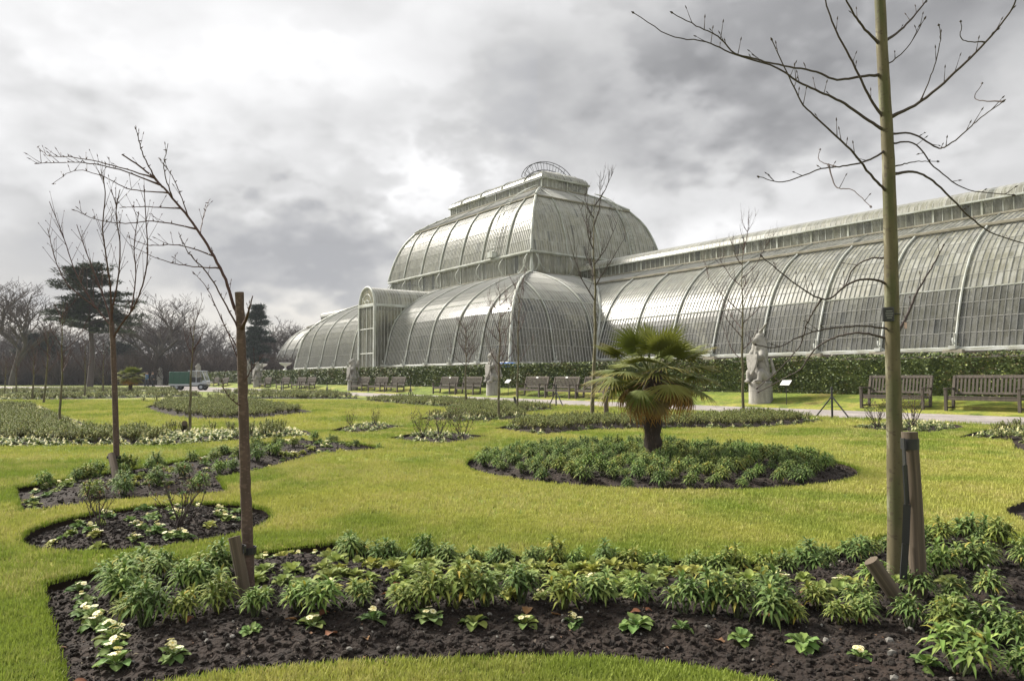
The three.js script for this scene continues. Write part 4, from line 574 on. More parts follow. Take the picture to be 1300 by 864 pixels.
function fanPalm(seed, label, p, scale, turn, group) {
  const r = rng(seed), t = thing('fan_palm', label, 'palm', p, turn, group), H = 1.04; t.scale.setScalar(scale);
  const tr = new MB(), pts = []; for (let k = 0; k <= 16; k++) pts.push(V3(Math.sin(k) * 0.006, -0.06 + k / 16 * (H + 0.06), Math.cos(k * 1.7) * 0.006)); tr.tube(pts, pts.map((_, k) => 0.10 + 0.01 * Math.sin(k * 2.1) + (k < 2 ? 0.02 : 0) + (k > 12 ? 0.012 : 0)), 14, [0.045, 0.034, 0.026]); part('trunk', tr.geo(), std({ vertexColors: true, roughness: 1 }), t);
  const fb = new MB(); for (let k = 0; k < 1100; k++) { const a = r() * 6.28, y = r() * H, c = 0.5 + r() * 1.2, q = V3(Math.cos(a) * 0.11, y, Math.sin(a) * 0.11), e = V3(Math.cos(a + (r() - 0.5) * 0.5) * (0.12 + r() * 0.025), y + 0.02 - r() * 0.11, Math.sin(a + (r() - 0.5) * 0.5) * (0.12 + r() * 0.025)), w = 0.0035, n = fb.n, col = [0.075 * c, 0.052 * c, 0.036 * c]; fb.v(q.x - Math.sin(a) * w, q.y, q.z + Math.cos(a) * w, 0, 0, col); fb.v(q.x + Math.sin(a) * w, q.y, q.z - Math.cos(a) * w, 0, 0, col); fb.v(e.x, e.y, e.z, 0, 0, col); fb.tri(n, n + 1, n + 2); } part('trunk_fibres', fb.geo(), M.leaf, t);
  const N = 46; for (let k = 0; k < N; k++) {
    const u = k / (N - 1), a = k * 2.39996 + r() * 0.3, el = lerp(1.32, -0.55, Math.pow(u, 0.78)) + (r() - 0.5) * 0.5, dead = u > 0.82, L = dead ? 0.24 + r() * 0.14 : 0.20 + 0.22 * Math.sin(Math.PI * Math.min(1, u * 1.15)) + r() * 0.12, R = dead ? 0.22 + r() * 0.08 : 0.33 + r() * 0.06;
    const q = r(), green = [0.10 + q * 0.08, 0.13 + q * 0.06, 0.022 + q * 0.014], tip = u < 0.35 ? [0.15, 0.17, 0.03] : u < 0.82 ? [0.26, 0.19, 0.045] : [0.38, 0.19, 0.04], base = dead ? mix3([0.11, 0.10, 0.035], [0.26, 0.16, 0.06], r()) : green;
    const m = fan(r, R, 30, tip, base, dead ? 0.5 + r() * 0.5 : lerp(0.06, 0.32, u) * (0.5 + r())), fr = m.geo();
    const dir = V3(Math.cos(a) * Math.cos(el), Math.sin(el), Math.sin(a) * Math.cos(el)), start = V3(Math.cos(a) * 0.05, H - 0.02 - u * 0.10, Math.sin(a) * 0.05), end = start.clone().addScaledVector(dir, L); end.y -= dead ? 0.03 : 0.02;
    const X = dir.clone().lerp(V3(dir.x, dir.y - (dead ? 0.7 : 0.12 + 0.45 * u), dir.z), 0.6).normalize(), Z = new THREE.Vector3().crossVectors(X, Math.abs(X.y) > 0.97 ? V3(1, 0, 0) : UP).normalize(), Y = new THREE.Vector3().crossVectors(Z, X); fr.applyMatrix4(new THREE.Matrix4().makeBasis(X, Y, Z).setPosition(end));
    const leaf = part(dead ? 'withered_frond' : 'frond', fr, M.leaf, t); const st = new MB().tube([start, start.clone().lerp(end, 0.5).add(V3(0, 0.015, 0)), end], [0.011, 0.008, 0.005], 5, dead ? [0.16, 0.1, 0.05] : [0.12, 0.14, 0.04]); part('stalk', st.geo(), M.leaf, leaf);
  }
  return t;
}
fanPalm(91, 'shaggy fan palm with orange tipped lower fronds in the round bed', V3(1.68, BEDS.palm.h(1.68, -8.95), -8.95), 1, 0.4);
{ const p = gnd(165, 500); fanPalm(92, 'distant small fan palm near the parked utility cart', V3(p.x, 0, p.z), 1.12, 2.1); }

// ---------- bare saplings ----------
const bumpy = (P, r, k) => P.map(p => p.clone().add(V3((r() - 0.5) * k, (r() - 0.5) * k, (r() - 0.5) * k)));
function limb(mb, px, depth, w0, w1, r, spread = 0.25, sides = 6, parents = null) {   // a limb through picture points near one depth; it leaves the plane as it grows
  const side = (r() - 0.5) * 2 * spread, P = px.map(([x, y]) => at(x, y, depth)); let dz = 0;
  if (parents && parents.length) { let best = 1e9, hit = null; for (const q of parents) { const d = Math.hypot(q.x - P[0].x, q.y - P[0].y); if (d < best) { best = d; hit = q; } } dz = hit.z + depth; P[0].set(hit.x, hit.y, hit.z); }   // grow out of the nearest wood
  for (let i = 1; i < P.length; i++) { const p = at(px[i][0], px[i][1], depth - dz + side * Math.pow(i / (P.length - 1), 1.2)); P[i].copy(p); }
  const C = bumpy(curve(P, px.length * 5), r, 0.004), k = depth / F / 2; if (parents) parents.push(...C.slice(2)); C[0] = P[0]; mb.tube(C, C.map((_, i) => lerp(w0, w1, Math.pow(i / (C.length - 1), 0.8)) * k * (1 + 0.7 * Math.exp(-i * 0.9))), sides); return C;
}
function budTwigs(mb, C, r, n, len, rad) { for (let k = 0; k < n; k++) { const i = Math.floor(lerp(0.2, 0.98, r()) * (C.length - 1)), p = C[i], T = C[Math.min(C.length - 1, i + 1)].clone().sub(C[Math.max(0, i - 1)]).normalize(), d = T.clone().multiplyScalar(0.7).add(V3((r() - 0.5) * 1.6, 0.35 + r() * 0.5, (r() - 0.5) * 1.6)).normalize(), L = len * (0.3 + r()); const q = p.clone().addScaledVector(d, L * 0.5).add(V3(0, L * 0.05, 0)), e = p.clone().addScaledVector(d, L).add(V3(0, L * 0.14, 0)); mb.tube([p, q, e], [rad, rad * 0.75, rad * 0.4], 4, undefined, false); bud(mb, e, d, rad); } }
function bud(mb, e, d, rad) { mb.tube([e.clone().addScaledVector(d, -0.004), e.clone().addScaledVector(d, 0.005), e.clone().addScaledVector(d, 0.016)], [rad * 0.5, rad * 1.6, rad * 0.2], 4, undefined, false); }
function post(p, q, r0, mat, label, group, ties) { const t = thing('tree_stake', label, 'stake', p, 0, group), d = q.clone().sub(p), mb = new MB(); mb.tube([d.clone().multiplyScalar(-0.15), V3(0, 0, 0), d.clone().multiplyScalar(0.5).add(V3(0.003, 0, 0)), d], [r0 * 0.9, r0, r0 * 0.98, r0 * 0.96], 12); part('post', mb.geo(), mat, t); return t; }
function tie(pts, w, label, group) { const mb = new MB(); for (let i = 0; i < pts.length - 1; i++) mb.bar(pts[i], pts[i + 1], 0.006, w); return solo('tree_tie', mb.geo(), M.black, label, 'tie', group); }
function loop(c, rad, a0, a1, n = 12) { const q = []; for (let k = 0; k <= n; k++) { const a = lerp(a0, a1, k / n); q.push(V3(c.x + Math.cos(a) * rad, c.y, c.z + Math.sin(a) * rad)); } return q; }
{ // the tall green barked tree
  const D = 3.69, r = rng(501), base = gnd(1137, 742), t = thing('bare_tree', 'tall leafless tree with smooth greenish trunk and black tag', 'tree'), tr = new MB(), br = new MB();
  const P = [[1138, 775], [1138, 742], [1137, 600], [1134, 450], [1131, 300], [1127, 180], [1121, 80], [1117, -20], [1113, -120], [1108, -260]].map(([x, y]) => at(x, y, D)); const C = curve(P, 60), W = [27, 21, 19.5, 17.5, 16.5, 15, 14, 13, 10.5, 5]; tr.tube(bumpy(C, r, 0.0025), C.map((_, i) => { const f = i / 60 * 9, k = Math.min(8, Math.floor(f)); return lerp(W[k], W[k + 1], f - k) * D / F / 2; }), 14); part('trunk', tr.geo(), M.barkTan, t); const wood = curve(P, 300);
  const B = [
    [[[1123, 168], [1106, 155], [1072, 131], [1043, 117], [1014, 104], [989, 87], [931, 68], [897, 53], [853, 46], [805, 16]], 6, 1.6, 5], [[[1116, 96], [1090, 97], [1062, 101], [1033, 90], [994, 83], [960, 75], [931, 66], [912, 46], [887, 34], [854, 17]], 5, 1.6, 5], [[[1125, 245], [1111, 228], [1082, 192], [1048, 160], [1019, 131], [1002, 97], [980, 51]], 5, 1.6, 5], [[[1121, 155], [1106, 126], [1087, 87], [1062, 39], [1048, 0], [1042, -50]], 5.5, 2, 5], [[[1113, 58], [1092, 29], [1075, 0], [1060, -40]], 5, 2, 3],
    [[[1123, 190], [1101, 204], [1070, 211], [1043, 214], [994, 231], [964, 224]], 3.6, 1.4, 3], [[[1043, 214], [1041, 204], [1041, 190]], 2, 1.2, 0], [[[1043, 214], [1062, 237], [1082, 241], [1105, 262]], 2.4, 1.2, 1], [[[1135, 151], [1169, 129], [1213, 92], [1252, 53], [1286, 10], [1292, -10]], 6, 2, 6], [[[1162, 134], [1184, 92], [1194, 53], [1193, 32]], 2.4, 1.2, 1], [[[1230, 74], [1222, 50], [1221, 28]], 2.2, 1.2, 0],
    [[[1126, 56], [1150, 32], [1177, 0], [1200, -30]], 5, 2, 3], [[[1128, 85], [1150, 63], [1174, 24]], 2.6, 1.2, 2], [[[1138, 170], [1160, 170], [1189, 187], [1203, 185], [1228, 165], [1247, 148], [1274, 129]], 3.6, 1.4, 4], [[[1235, 160], [1240, 126], [1247, 106]], 2, 1.1, 0], [[[1138, 182], [1160, 182], [1189, 214], [1228, 240], [1286, 247]], 3.2, 1.4, 3], [[[1138, 221], [1164, 219], [1189, 233], [1228, 272], [1257, 294], [1310, 312]], 5, 2.2, 3], [[[1132, 212], [1148, 208], [1165, 205], [1190, 205]], 3, 1.2, 0],
    [[[1129, 329], [1106, 328], [1085, 339], [1076, 357], [1072, 365]], 3.4, 2.2, 1], [[[1125, 361], [1106, 354], [1080, 359], [1050, 380], [1024, 370], [994, 348], [968, 326]], 4.6, 1.8, 3], [[[1047, 381], [1033, 395], [1024, 413], [1016, 438], [998, 460], [981, 477], [962, 492]], 3.4, 1.6, 2], [[[1140, 416], [1100, 414], [1060, 416], [1020, 425], [985, 441], [960, 437]], 3.4, 1.6, 2], [[[1130, 430], [1098, 423], [1067, 426], [1037, 441], [1016, 469], [994, 481], [964, 497]], 4.2, 1.8, 2], [[[1141, 432], [1150, 405], [1165, 370], [1182, 342], [1198, 312]], 6, 2.2, 3],
  ];
  for (const [px, w0, w1, n] of B) { const c = limb(br, px, D, w0 * 0.75, w1 * 0.7, r, 0.45, 6, wood); budTwigs(br, c, r, n * 2, 0.055, 0.0022); bud(br, c[c.length - 1], c[c.length - 1].clone().sub(c[c.length - 3]).normalize(), 0.004); }
  part('branches', br.geo(), M.twig, t);
  // tag on the trunk
  const lb = thing('tree_label', 'small black plastic tag tied to the greenish trunk', 'label', at(1128, 399, D - 0.06)); const bx = new MB().box(0.052, 0.07, 0.012, M4(V3(0, 0, 0), -0.25), undefined, 0.003); part('plate', bx.geo(), M.black, lb); const ln = new MB(); [[0.016, 0.028], [0.005, 0.034], [-0.006, 0.03], [-0.017, 0.022]].forEach(([y, w]) => ln.box(w, 0.0035, 0.001, M4(V3(0.0017, y, 0.0072), -0.25))); part('lettering', ln.geo(), std({ color: lin(0.25, 0.25, 0.24), roughness: 0.6 }), lb); part('strap', new MB().tube(loop(at(1133, 399, D).sub(lb.position), 0.036, 0, 6.2832, 20), 0.003, 4).geo(), M.black, lb);
  const s1 = post(gnd(1168, 770), at(1155, 548, 3.36), 0.035, M.stake, 'upright round wooden stake beside the tall greenish trunk'); const c = at(1155.5, 562, 3.36); part('rubber_collar', new MB().tube([c.clone().sub(s1.position).add(V3(0, 0.02, 0)), c.clone().sub(s1.position).add(V3(0, -0.028, 0))], 0.038, 14).geo(), M.black, s1);
  tie([at(1147, 556, 3.33), at(1149, 590, 3.32), at(1152, 640, 3.325), at(1150, 690, 3.33), at(1147, 735, 3.33)], 0.03, 'loose black rubber strap hanging down the upright stake');
  post(gnd(1160, 792), at(1106, 711, 3.12), 0.031, M.stake, 'short leaning round stake stump in front of the greenish trunk');
  const fl = new MB().box(0.012, 0.03, 0.004, M4(at(1150, 413, D - 0.04))); solo('twig_tag', fl.geo(), std({ color: lin(0.6, 0.42, 0.38), roughness: 0.7 }), 'tiny pink paper tag on a twig of the tall tree', 'tag');
}
{ // the bent reddish tree
  const D = 3.48, r = rng(502), t = thing('bare_tree', 'snapped off reddish trunk with a leader arching over from its cut top', 'tree'), tr = new MB(), br = new MB();
  const C = curve([[317, 790], [316, 755], [313, 660], [311, 600], [308, 500], [306, 440], [304, 371]].map(([x, y]) => at(x, y, D)), 44); tr.tube(bumpy(C, r, 0.003), C.map((_, i) => lerp(15.5, 10.8, i / 44) * D / F / 2 * (1 + 0.05 * Math.sin(i * 1.9))), 12); part('trunk', tr.geo(), M.barkRed, t); const wood = C.flatMap((p, i) => i ? [p.clone().lerp(C[i - 1], 0.5), p] : [p]);
  const L = [[[[304, 410], [298, 392], [285, 352], [262, 310], [235, 271], [205, 236], [180, 213], [155, 196]], 6.5, 2.2, 6], [[[308, 420], [314, 400], [320, 376]], 7, 1.5, 1], [[[187, 222], [183, 200], [176, 178], [172, 162]], 2.4, 1, 2], [[[207, 248], [208, 215], [213, 182]], 2, 0.9, 2], [[[232, 272], [228, 245], [215, 218], [200, 200]], 2, 0.8, 3], [[[251, 297], [258, 275], [266, 252]], 2, 0.9, 2], [[[192, 230], [150, 215], [110, 207], [70, 206], [44, 208]], 2.4, 0.8, 9], [[[185, 221], [140, 209], [90, 199], [62, 198], [47, 186]], 2.2, 0.8, 8], [[[200, 240], [165, 240], [130, 224], [95, 216], [66, 233]], 2, 0.8, 6], [[[215, 262], [180, 262], [152, 264]], 2, 0.8, 3], [[[236, 288], [200, 281], [155, 283], [120, 278], [95, 267]], 2.2, 0.8, 5], [[[262, 326], [228, 311], [188, 311], [160, 300]], 2, 0.8, 4], [[[270, 345], [235, 337], [200, 328], [165, 311]], 2, 0.8, 4], [[[300, 425], [283, 380], [262, 345], [240, 322], [228, 300]], 3, 1, 4], [[[302, 448], [286, 415], [262, 365], [245, 345]], 2.4, 0.9, 3], [[[304, 470], [288, 420], [280, 400]], 2.2, 0.9, 1], [[[309, 490], [318, 470], [335, 450]], 2, 0.8, 2], [[[309, 520], [295, 508], [285, 495], [280, 480]], 2, 0.8, 2]];
  for (const [px, w0, w1, n] of L) { const c = limb(br, px, D, w0 * 0.82, w1 * 0.8, r, 0.35, 6, wood); budTwigs(br, c, r, n + 1, 0.05, 0.0014); for (let k = 4; k < c.length; k += 3) bud(br, c[k], V3((r() - 0.5) * 2, r(), r() - 0.5).normalize(), 0.0018); }
  part('branches', br.geo(), M.twigRed, t);
  post(gnd(313, 770), at(297, 681, 3.36), 0.027, M.stake, 'pale weathered stake leaning against the reddish trunk');
  const a = at(300, 697, 3.36), b = at(315, 698, D); tie([...loop(a, 0.037, 3.6, 6.6, 8), V3(b.x - 0.02, b.y, b.z + 0.036), ...loop(b, 0.033, 1.2, -2, 8)], 0.03, 'black rubber tie joining the pale stake to the reddish trunk');
}
// procedural saplings: trunk up to `clear`, then ascending shoots
function saplingGeo(seed, H, rad, clear, n, spread, tw = 3) {
  const r = rng(seed), tr = new MB(), br = new MB(), P = []; let x = 0, z = 0; for (let k = 0; k <= 12; k++) { P.push(V3(x, -0.06 + k / 12 * H, z)); x += (r() - 0.45) * H * 0.012; z += (r() - 0.5) * H * 0.012; } tr.tube(P, P.map((_, k) => Math.max(rad * (1 - k / 13), 0.003)), 7);
  const shoot = (p, d, L, w, lev) => { const pts = [p.clone()], q = p.clone(), dd = d.clone(); const m = 6; for (let k = 0; k < m; k++) { q.addScaledVector(dd, L / m); dd.add(V3((r() - 0.5) * 0.35, 0.10 + r() * 0.1, (r() - 0.5) * 0.35)).normalize(); pts.push(q.clone()); } br.tube(pts, pts.map((_, k) => Math.max(w * (1 - k / (m + 1)), 0.0016)), lev ? 3 : 5, undefined, false); if (lev < 2) for (let k = 0; k < (lev ? tw : tw + 2); k++) { const i = 1 + Math.floor(r() * (m - 1)); shoot(pts[i], dd.clone().add(V3((r() - 0.5) * 1.7, 0.2, (r() - 0.5) * 1.7)).normalize(), L * (0.3 + r() * 0.25), w * 0.5, lev + 1); } };
  for (let k = 0; k < n; k++) { const t = lerp(clear, 0.97, (k + r() * 0.8) / n), i = Math.min(11, Math.floor(t * 12)), p = P[i].clone().lerp(P[i + 1], t * 12 - i), a = k * 2.4 + r(); shoot(p, V3(Math.cos(a) * spread * 1.5, 0.8, Math.sin(a) * spread * 1.5).normalize(), H * (0.40 - 0.2 * t) * (0.6 + r() * 0.6), rad * 0.32, 0); }
  return [tr.geo(), br.geo()];
}
function sapling(seed, px, py, topPy, rad, label, o = {}) { const p = o.p || gnd(px, py), top = at(px, topPy, -p.z), H = top.y * 0.86, g = saplingGeo(seed, H, rad, o.clear ?? 0.35, o.n ?? 9, o.spread ?? 0.55, o.tw), t = thing('bare_sapling', label, 'tree', [p.x, 0, p.z], o.turn ?? seed, o.group); part('trunk', g[0], o.bark || M.barkTan, t); part('branches', g[1], o.twig || M.twigRed, t); return t; }
{ // the multi-stemmed sapling in the curved band
  const D = 7.67, r = rng(503), t = thing('bare_tree', 'slim reddish tree with upswept stems in the curved band', 'tree'), tr = new MB(), br = new MB();
  tr.tube(curve([[148, 616], [148, 604], [146, 520], [143, 435], [141, 408]].map(([x, y]) => at(x, y, D)), 20), [...Array(21)].map((_, i) => lerp(8, 6, i / 20) * D / F / 2), 9); part('trunk', tr.geo(), M.barkRed, t); const wood = curve([[148, 604], [146, 520], [143, 435], [141, 408]].map(([x, y]) => at(x, y, D)), 60);
  for (const [px, w0, n] of [[[[143, 430], [152, 414], [168, 392], [181, 360], [187, 325], [185, 280], [182, 235]], 4.5, 6], [[[141, 412], [140, 370], [135, 330], [130, 290], [133, 245], [128, 215]], 4, 6], [[[140, 395], [150, 350], [152, 310], [147, 270], [152, 240]], 3.5, 5], [[[141, 405], [127, 365], [110, 322], [97, 285]], 3.5, 5], [[[140, 415], [118, 385], [94, 342], [80, 300], [62, 256]], 3.2, 6], [[[168, 392], [172, 350], [170, 310], [176, 270]], 2.8, 4], [[[118, 385], [85, 360], [70, 330], [60, 290]], 2.4, 4]]) { const c = limb(br, px, D, w0 * 0.68, 0.9, r, 0.8, 5, wood); budTwigs(br, c, r, n * 4, 0.24, 0.0028); } part('branches', br.geo(), M.twigRed, t);
  post(gnd(148, 611), at(141, 577, 7.55), 0.036, M.stake, 'short split grey stake tied to the slim reddish tree'); tie([...loop(at(141, 580, 7.55), 0.04, 1.6, 4.6, 6), ...loop(at(148, 580, 7.67), 0.035, -1.5, 1.6, 6)], 0.025, 'thin dark tie round the slim reddish tree');
}
sapling(511, 241, 552, 372, 0.03, 'thin yellowish sapling beside the angular primrose bed', { clear: 0.5, n: 7, spread: 0.4 }); post(gnd(235, 549), at(234, 537, 13.3), 0.05, M.stake, 'stubby stake beside the thin yellowish sapling');
sapling(512, 945, 528, 262, 0.042, 'slender bare tree beside the horned stone statue', { clear: 0.3, n: 13, spread: 0.65, tw: 4 });
sapling(513, 752, 531, 200, 0.058, 'tall pale trunked bare tree behind the fan palm', { clear: 0.5, n: 10, spread: 0.4, tw: 3, twig: M.twig });
sapling(514, 634, 532, 340, 0.036, 'bare tree in the forked primrose bed', { clear: 0.28, n: 14, spread: 0.7, tw: 4 });
sapling(515, 592, 514, 390, 0.045, 'bare tree with a small round twiggy head beside the path', { clear: 0.45, n: 16, spread: 0.8, tw: 4 });
sapling(516, 657, 524, 318, 0.034, 'thin upright bare tree near the short leaning stake', { clear: 0.35, n: 9, spread: 0.35, tw: 3 });
sapling(517, 74, 546, 352, 0.028, 'slim bare tree rising from the angular primrose bed', { clear: 0.4, n: 9, spread: 0.5 });
{ const p = gnd(770, 532); post(V3(p.x, 0, p.z), V3(p.x - 0.02, 0.75, p.z), 0.06, M.stake, 'stout stake beside the pale trunked tree behind the palm'); }
for (const [k, x, y, top] of [[0, 20, 503, 440], [1, 40, 507, 430], [2, 107, 505, 415], [3, 5, 500, 445], [4, 130, 504, 425], [5, 55, 512, 400]]) sapling(530 + k, x, y, top, 0.05, 'young bare tree standing in the far planted strips', { clear: 0.4, n: 9, spread: 0.5, group: 'young trees in the far strips' });
// ---------- the wood behind ----------
function bareTreeGeo(seed, H, lean = 0.5, dens = 1) {   // trunk and limbs; twigs apart
  const r = rng(seed), tr = new MB(), tw = new MB();
  const grow = (p, d, L, w, lev) => { const m = lev < 2 ? 5 : 3, pts = [p.clone()], q = p.clone(), dd = d.clone(); for (let k = 0; k < m; k++) { q.addScaledVector(dd, L / m); dd.add(V3((r() - 0.5) * 0.34, lev ? 0.05 : 0.12, (r() - 0.5) * 0.34)).normalize(); pts.push(q.clone()); } const end = lev >= 5 ? 0.012 : w * 0.62; (lev < 3 ? tr : tw).tube(pts, pts.map((_, k) => lerp(w, end, k / m)), lev < 2 ? 7 : lev < 4 ? 4 : 3, undefined, false);
    if (lev >= 6) return; const n = lev === 0 ? 5 : lev < 4 ? 3 : Math.round(3 * dens); for (let k = 0; k < n; k++) { const i = lev === 0 ? m - Math.floor(k / 2) % 3 : Math.max(1, m - Math.floor(r() * (m - 0.5))), a = r() * 6.28, e = lean + r() * 0.5; const dir = dd.clone().add(V3(Math.cos(a) * e, (r() - 0.3) * 0.4, Math.sin(a) * e)).normalize(); grow(pts[i], dir, L * (0.62 + r() * 0.2), w * (0.52 + r() * 0.12), lev + 1); } };
  grow(V3(0, -0.2, 0), V3(0, 1, 0), H * 0.27, H * 0.02, 0); return [tr.geo(), tw.geo()];
}
const farR = rng(600), FARS = [1, 2, 3, 4].map(s => bareTreeGeo(610 + s, 12, 0.55 + s * 0.05, 1)), FARH = FARS.map(([, g]) => { g.computeBoundingBox(); return g.boundingBox.max.y; });
function farTree(v, px, depth, topPy, label, group, wide = 1) { const g = FARS[v], a = at(px, topPy, depth), s = a.y / FARH[v], t = thing('bare_tree', label, 'tree', [a.x, 0, a.z], farR() * 6.28, group); t.scale.set(s * wide, s, s * wide); part('trunk', g[0], M.farBark, t); part('branches', g[1], M.farTwig, t); return t; }
farTree(0, 200, 105, 366, 'broad domed bare tree beyond the utility cart', undefined, 1.2);
farTree(1, 20, 100, 346, 'largest spreading bare tree beside the dark cedar', undefined, 1.15);
for (let k = 0; k < 30; k++) farTree(Math.floor(farR() * 4), -60 + k * 16.5 + farR() * 12, 118 + farR() * 45, 438 - farR() * 46 + (k > 8 && k < 14 ? 8 : 0), 'leafless tree in the dense wood behind the parterre', 'leafless trees of the far wood', 1.0 + farR() * 0.5);
for (let k = 0; k < 26; k++) farTree(Math.floor(farR() * 4), -60 + k * 18 + farR() * 12, 108 + farR() * 16, 462 - farR() * 18, 'low twiggy tree filling in under the far wood', 'low twiggy trees under the far wood', 2.2);
function needleClump(mb, c, R, flat, n, r, col) { for (let k = 0; k < n; k++) { const a = r() * 6.28, d = Math.sqrt(r()) * R, p = V3(c.x + Math.cos(a) * d, c.y + (r() - 0.5) * R * flat + (1 - d / R) * R * 0.15, c.z + Math.sin(a) * d), L = 0.28 + r() * 0.34, t = V3(Math.cos(a) + (r() - 0.5) * 1.4, (r() - 0.25) * 0.9, Math.sin(a) + (r() - 0.5) * 1.4).normalize(), w = new THREE.Vector3().crossVectors(t, V3(r() - 0.5, 1, r() - 0.5)).normalize().multiplyScalar(0.06 + r() * 0.05), e = p.clone().addScaledVector(t, L), i = mb.n, j = 0.6 + r() * 0.8, q = [col[0] * j, col[1] * j, col[2] * j]; mb.v(p.x - w.x, p.y - w.y, p.z - w.z, 0, 0, q); mb.v(p.x + w.x, p.y + w.y, p.z + w.z, 0, 0, q); mb.v(e.x, e.y, e.z, 0, 0, q); mb.tri(i, i + 1, i + 2); } }
function conifer(seed, px, depth, topPy, label, limbs, halfW, bare, col, shape, flat = 0.5) {   // shape(u): spread of the crown at height u
  const r = rng(seed), a = at(px, topPy, depth), H = a.y, t = thing('conifer', label, 'tree', [a.x, 0, a.z]), tr = new MB(), fo = new MB(), P = curve([V3(0, -0.2, 0), V3(0.15, H * 0.3, 0), V3(-0.25, H * 0.6, 0.1), V3(0.1, H * 0.94, 0)], 16); tr.tube(P, P.map((_, k) => lerp(H * 0.026, 0.05, k / 16)), 9);
  for (let k = 0; k < limbs; k++) { const u = clamp(r() * 1.04), y = lerp(bare, 0.95, u) * H, az = r() * 6.28, L = halfW * shape(u) * (0.3 + 0.75 * r()), rise = (r() - 0.25) * 0.45, s = P[Math.min(15, Math.floor(y / H * 16))].clone().setY(y), e = V3(Math.cos(az) * L, Math.min(y + L * rise, H * 0.98), Math.sin(az) * L); tr.tube([s, s.clone().lerp(e, 0.55).add(V3(0, L * 0.06, 0)), e], [H * 0.007, H * 0.005, 0.02], 5, undefined, false);
    const n = 3 + Math.floor(L); for (let q = 0; q < n; q++) { const f = lerp(0.4, 1.02, (q + r()) / n), c = s.clone().lerp(e, f).add(V3((r() - 0.5) * L * 0.4, (r() - 0.3) * 0.5, (r() - 0.5) * L * 0.4)), j = 0.7 + r() * 0.6; needleClump(fo, c, 0.4 + r() * 0.6, flat, 60, r, [col[0] * j, col[1] * j, col[2] * j]); } }
  part('trunk', tr.geo(), M.farBark, t); part('crown', fo.geo(), std({ vertexColors: true, roughness: 0.9 }), t); return t;
}
conifer(701, 118, 82, 335, 'dark spreading cedar standing above the wood', 66, 4.9, 0.42, [0.038, 0.056, 0.026], u => u > 0.55 ? 0.35 + 0.62 * Math.sin(Math.PI * (u - 0.5) / 0.5) ** 0.7 : 0.5 + 0.6 * Math.sin(Math.PI * u / 0.55), 0.45);
conifer(702, 327, 105, 386, 'dark blue green pine behind the snapped reddish trunk', 62, 3.6, 0.26, [0.03, 0.056, 0.038], u => (1.1 - 0.95 * u) * (0.75 + 0.25 * Math.sin(u * 19)), 0.5);
conifer(703, 52, 112, 425, 'lower dark rounded evergreen beside the cedar trunk', 70, 4.2, 0.05, [0.03, 0.042, 0.022], u => 1 - 0.6 * u * u, 0.8);
conifer(704, 150, 118, 436, 'rounded dark evergreen between the cedar and domed tree', 60, 4, 0.05, [0.032, 0.042, 0.024], u => 1 - 0.6 * u * u, 0.8);
{ // understorey that reads as one mass
  const r = rng(710), mb = new MB(); for (let k = 0; k < 26; k++) { const p = V3(0, 0, 0), d = V3((r() - 0.5) * 1.5, 1, (r() - 0.5) * 1.5).normalize(), L = 1.4 + r() * 1.6, e = p.clone().addScaledVector(d, L); mb.tube([p, p.clone().lerp(e, 0.5).add(V3(r() * 0.3, 0.1, r() * 0.3)), e], [0.03, 0.02, 0.008], 3, undefined, false); for (let q = 0; q < 5; q++) { const s = p.clone().lerp(e, 0.4 + r() * 0.6); mb.tube([s, s.clone().add(V3((r() - 0.5) * 1.4, 0.3 + r() * 0.7, (r() - 0.5) * 1.4))], [0.016, 0.008], 3, undefined, false); } }
  const mats = [], cols = []; for (let k = 0; k < 1500; k++) { const px = -180 + r() * 640, a = at(px, 470, 104 + r() * 55), s = 0.8 + r() * 0.9, j = 0.7 + r() * 0.6; mats.push(M4(V3(a.x, 0, a.z), r() * 6.28, V3(s * 1.3, s, s * 1.3))); cols.push(lin(j, j * 0.95, j * 0.9)); }
  stuff('undergrowth', mb.geo(), M.farTwig, mats, cols, 'brown leafless undergrowth at the foot of the far wood', 'undergrowth');
}

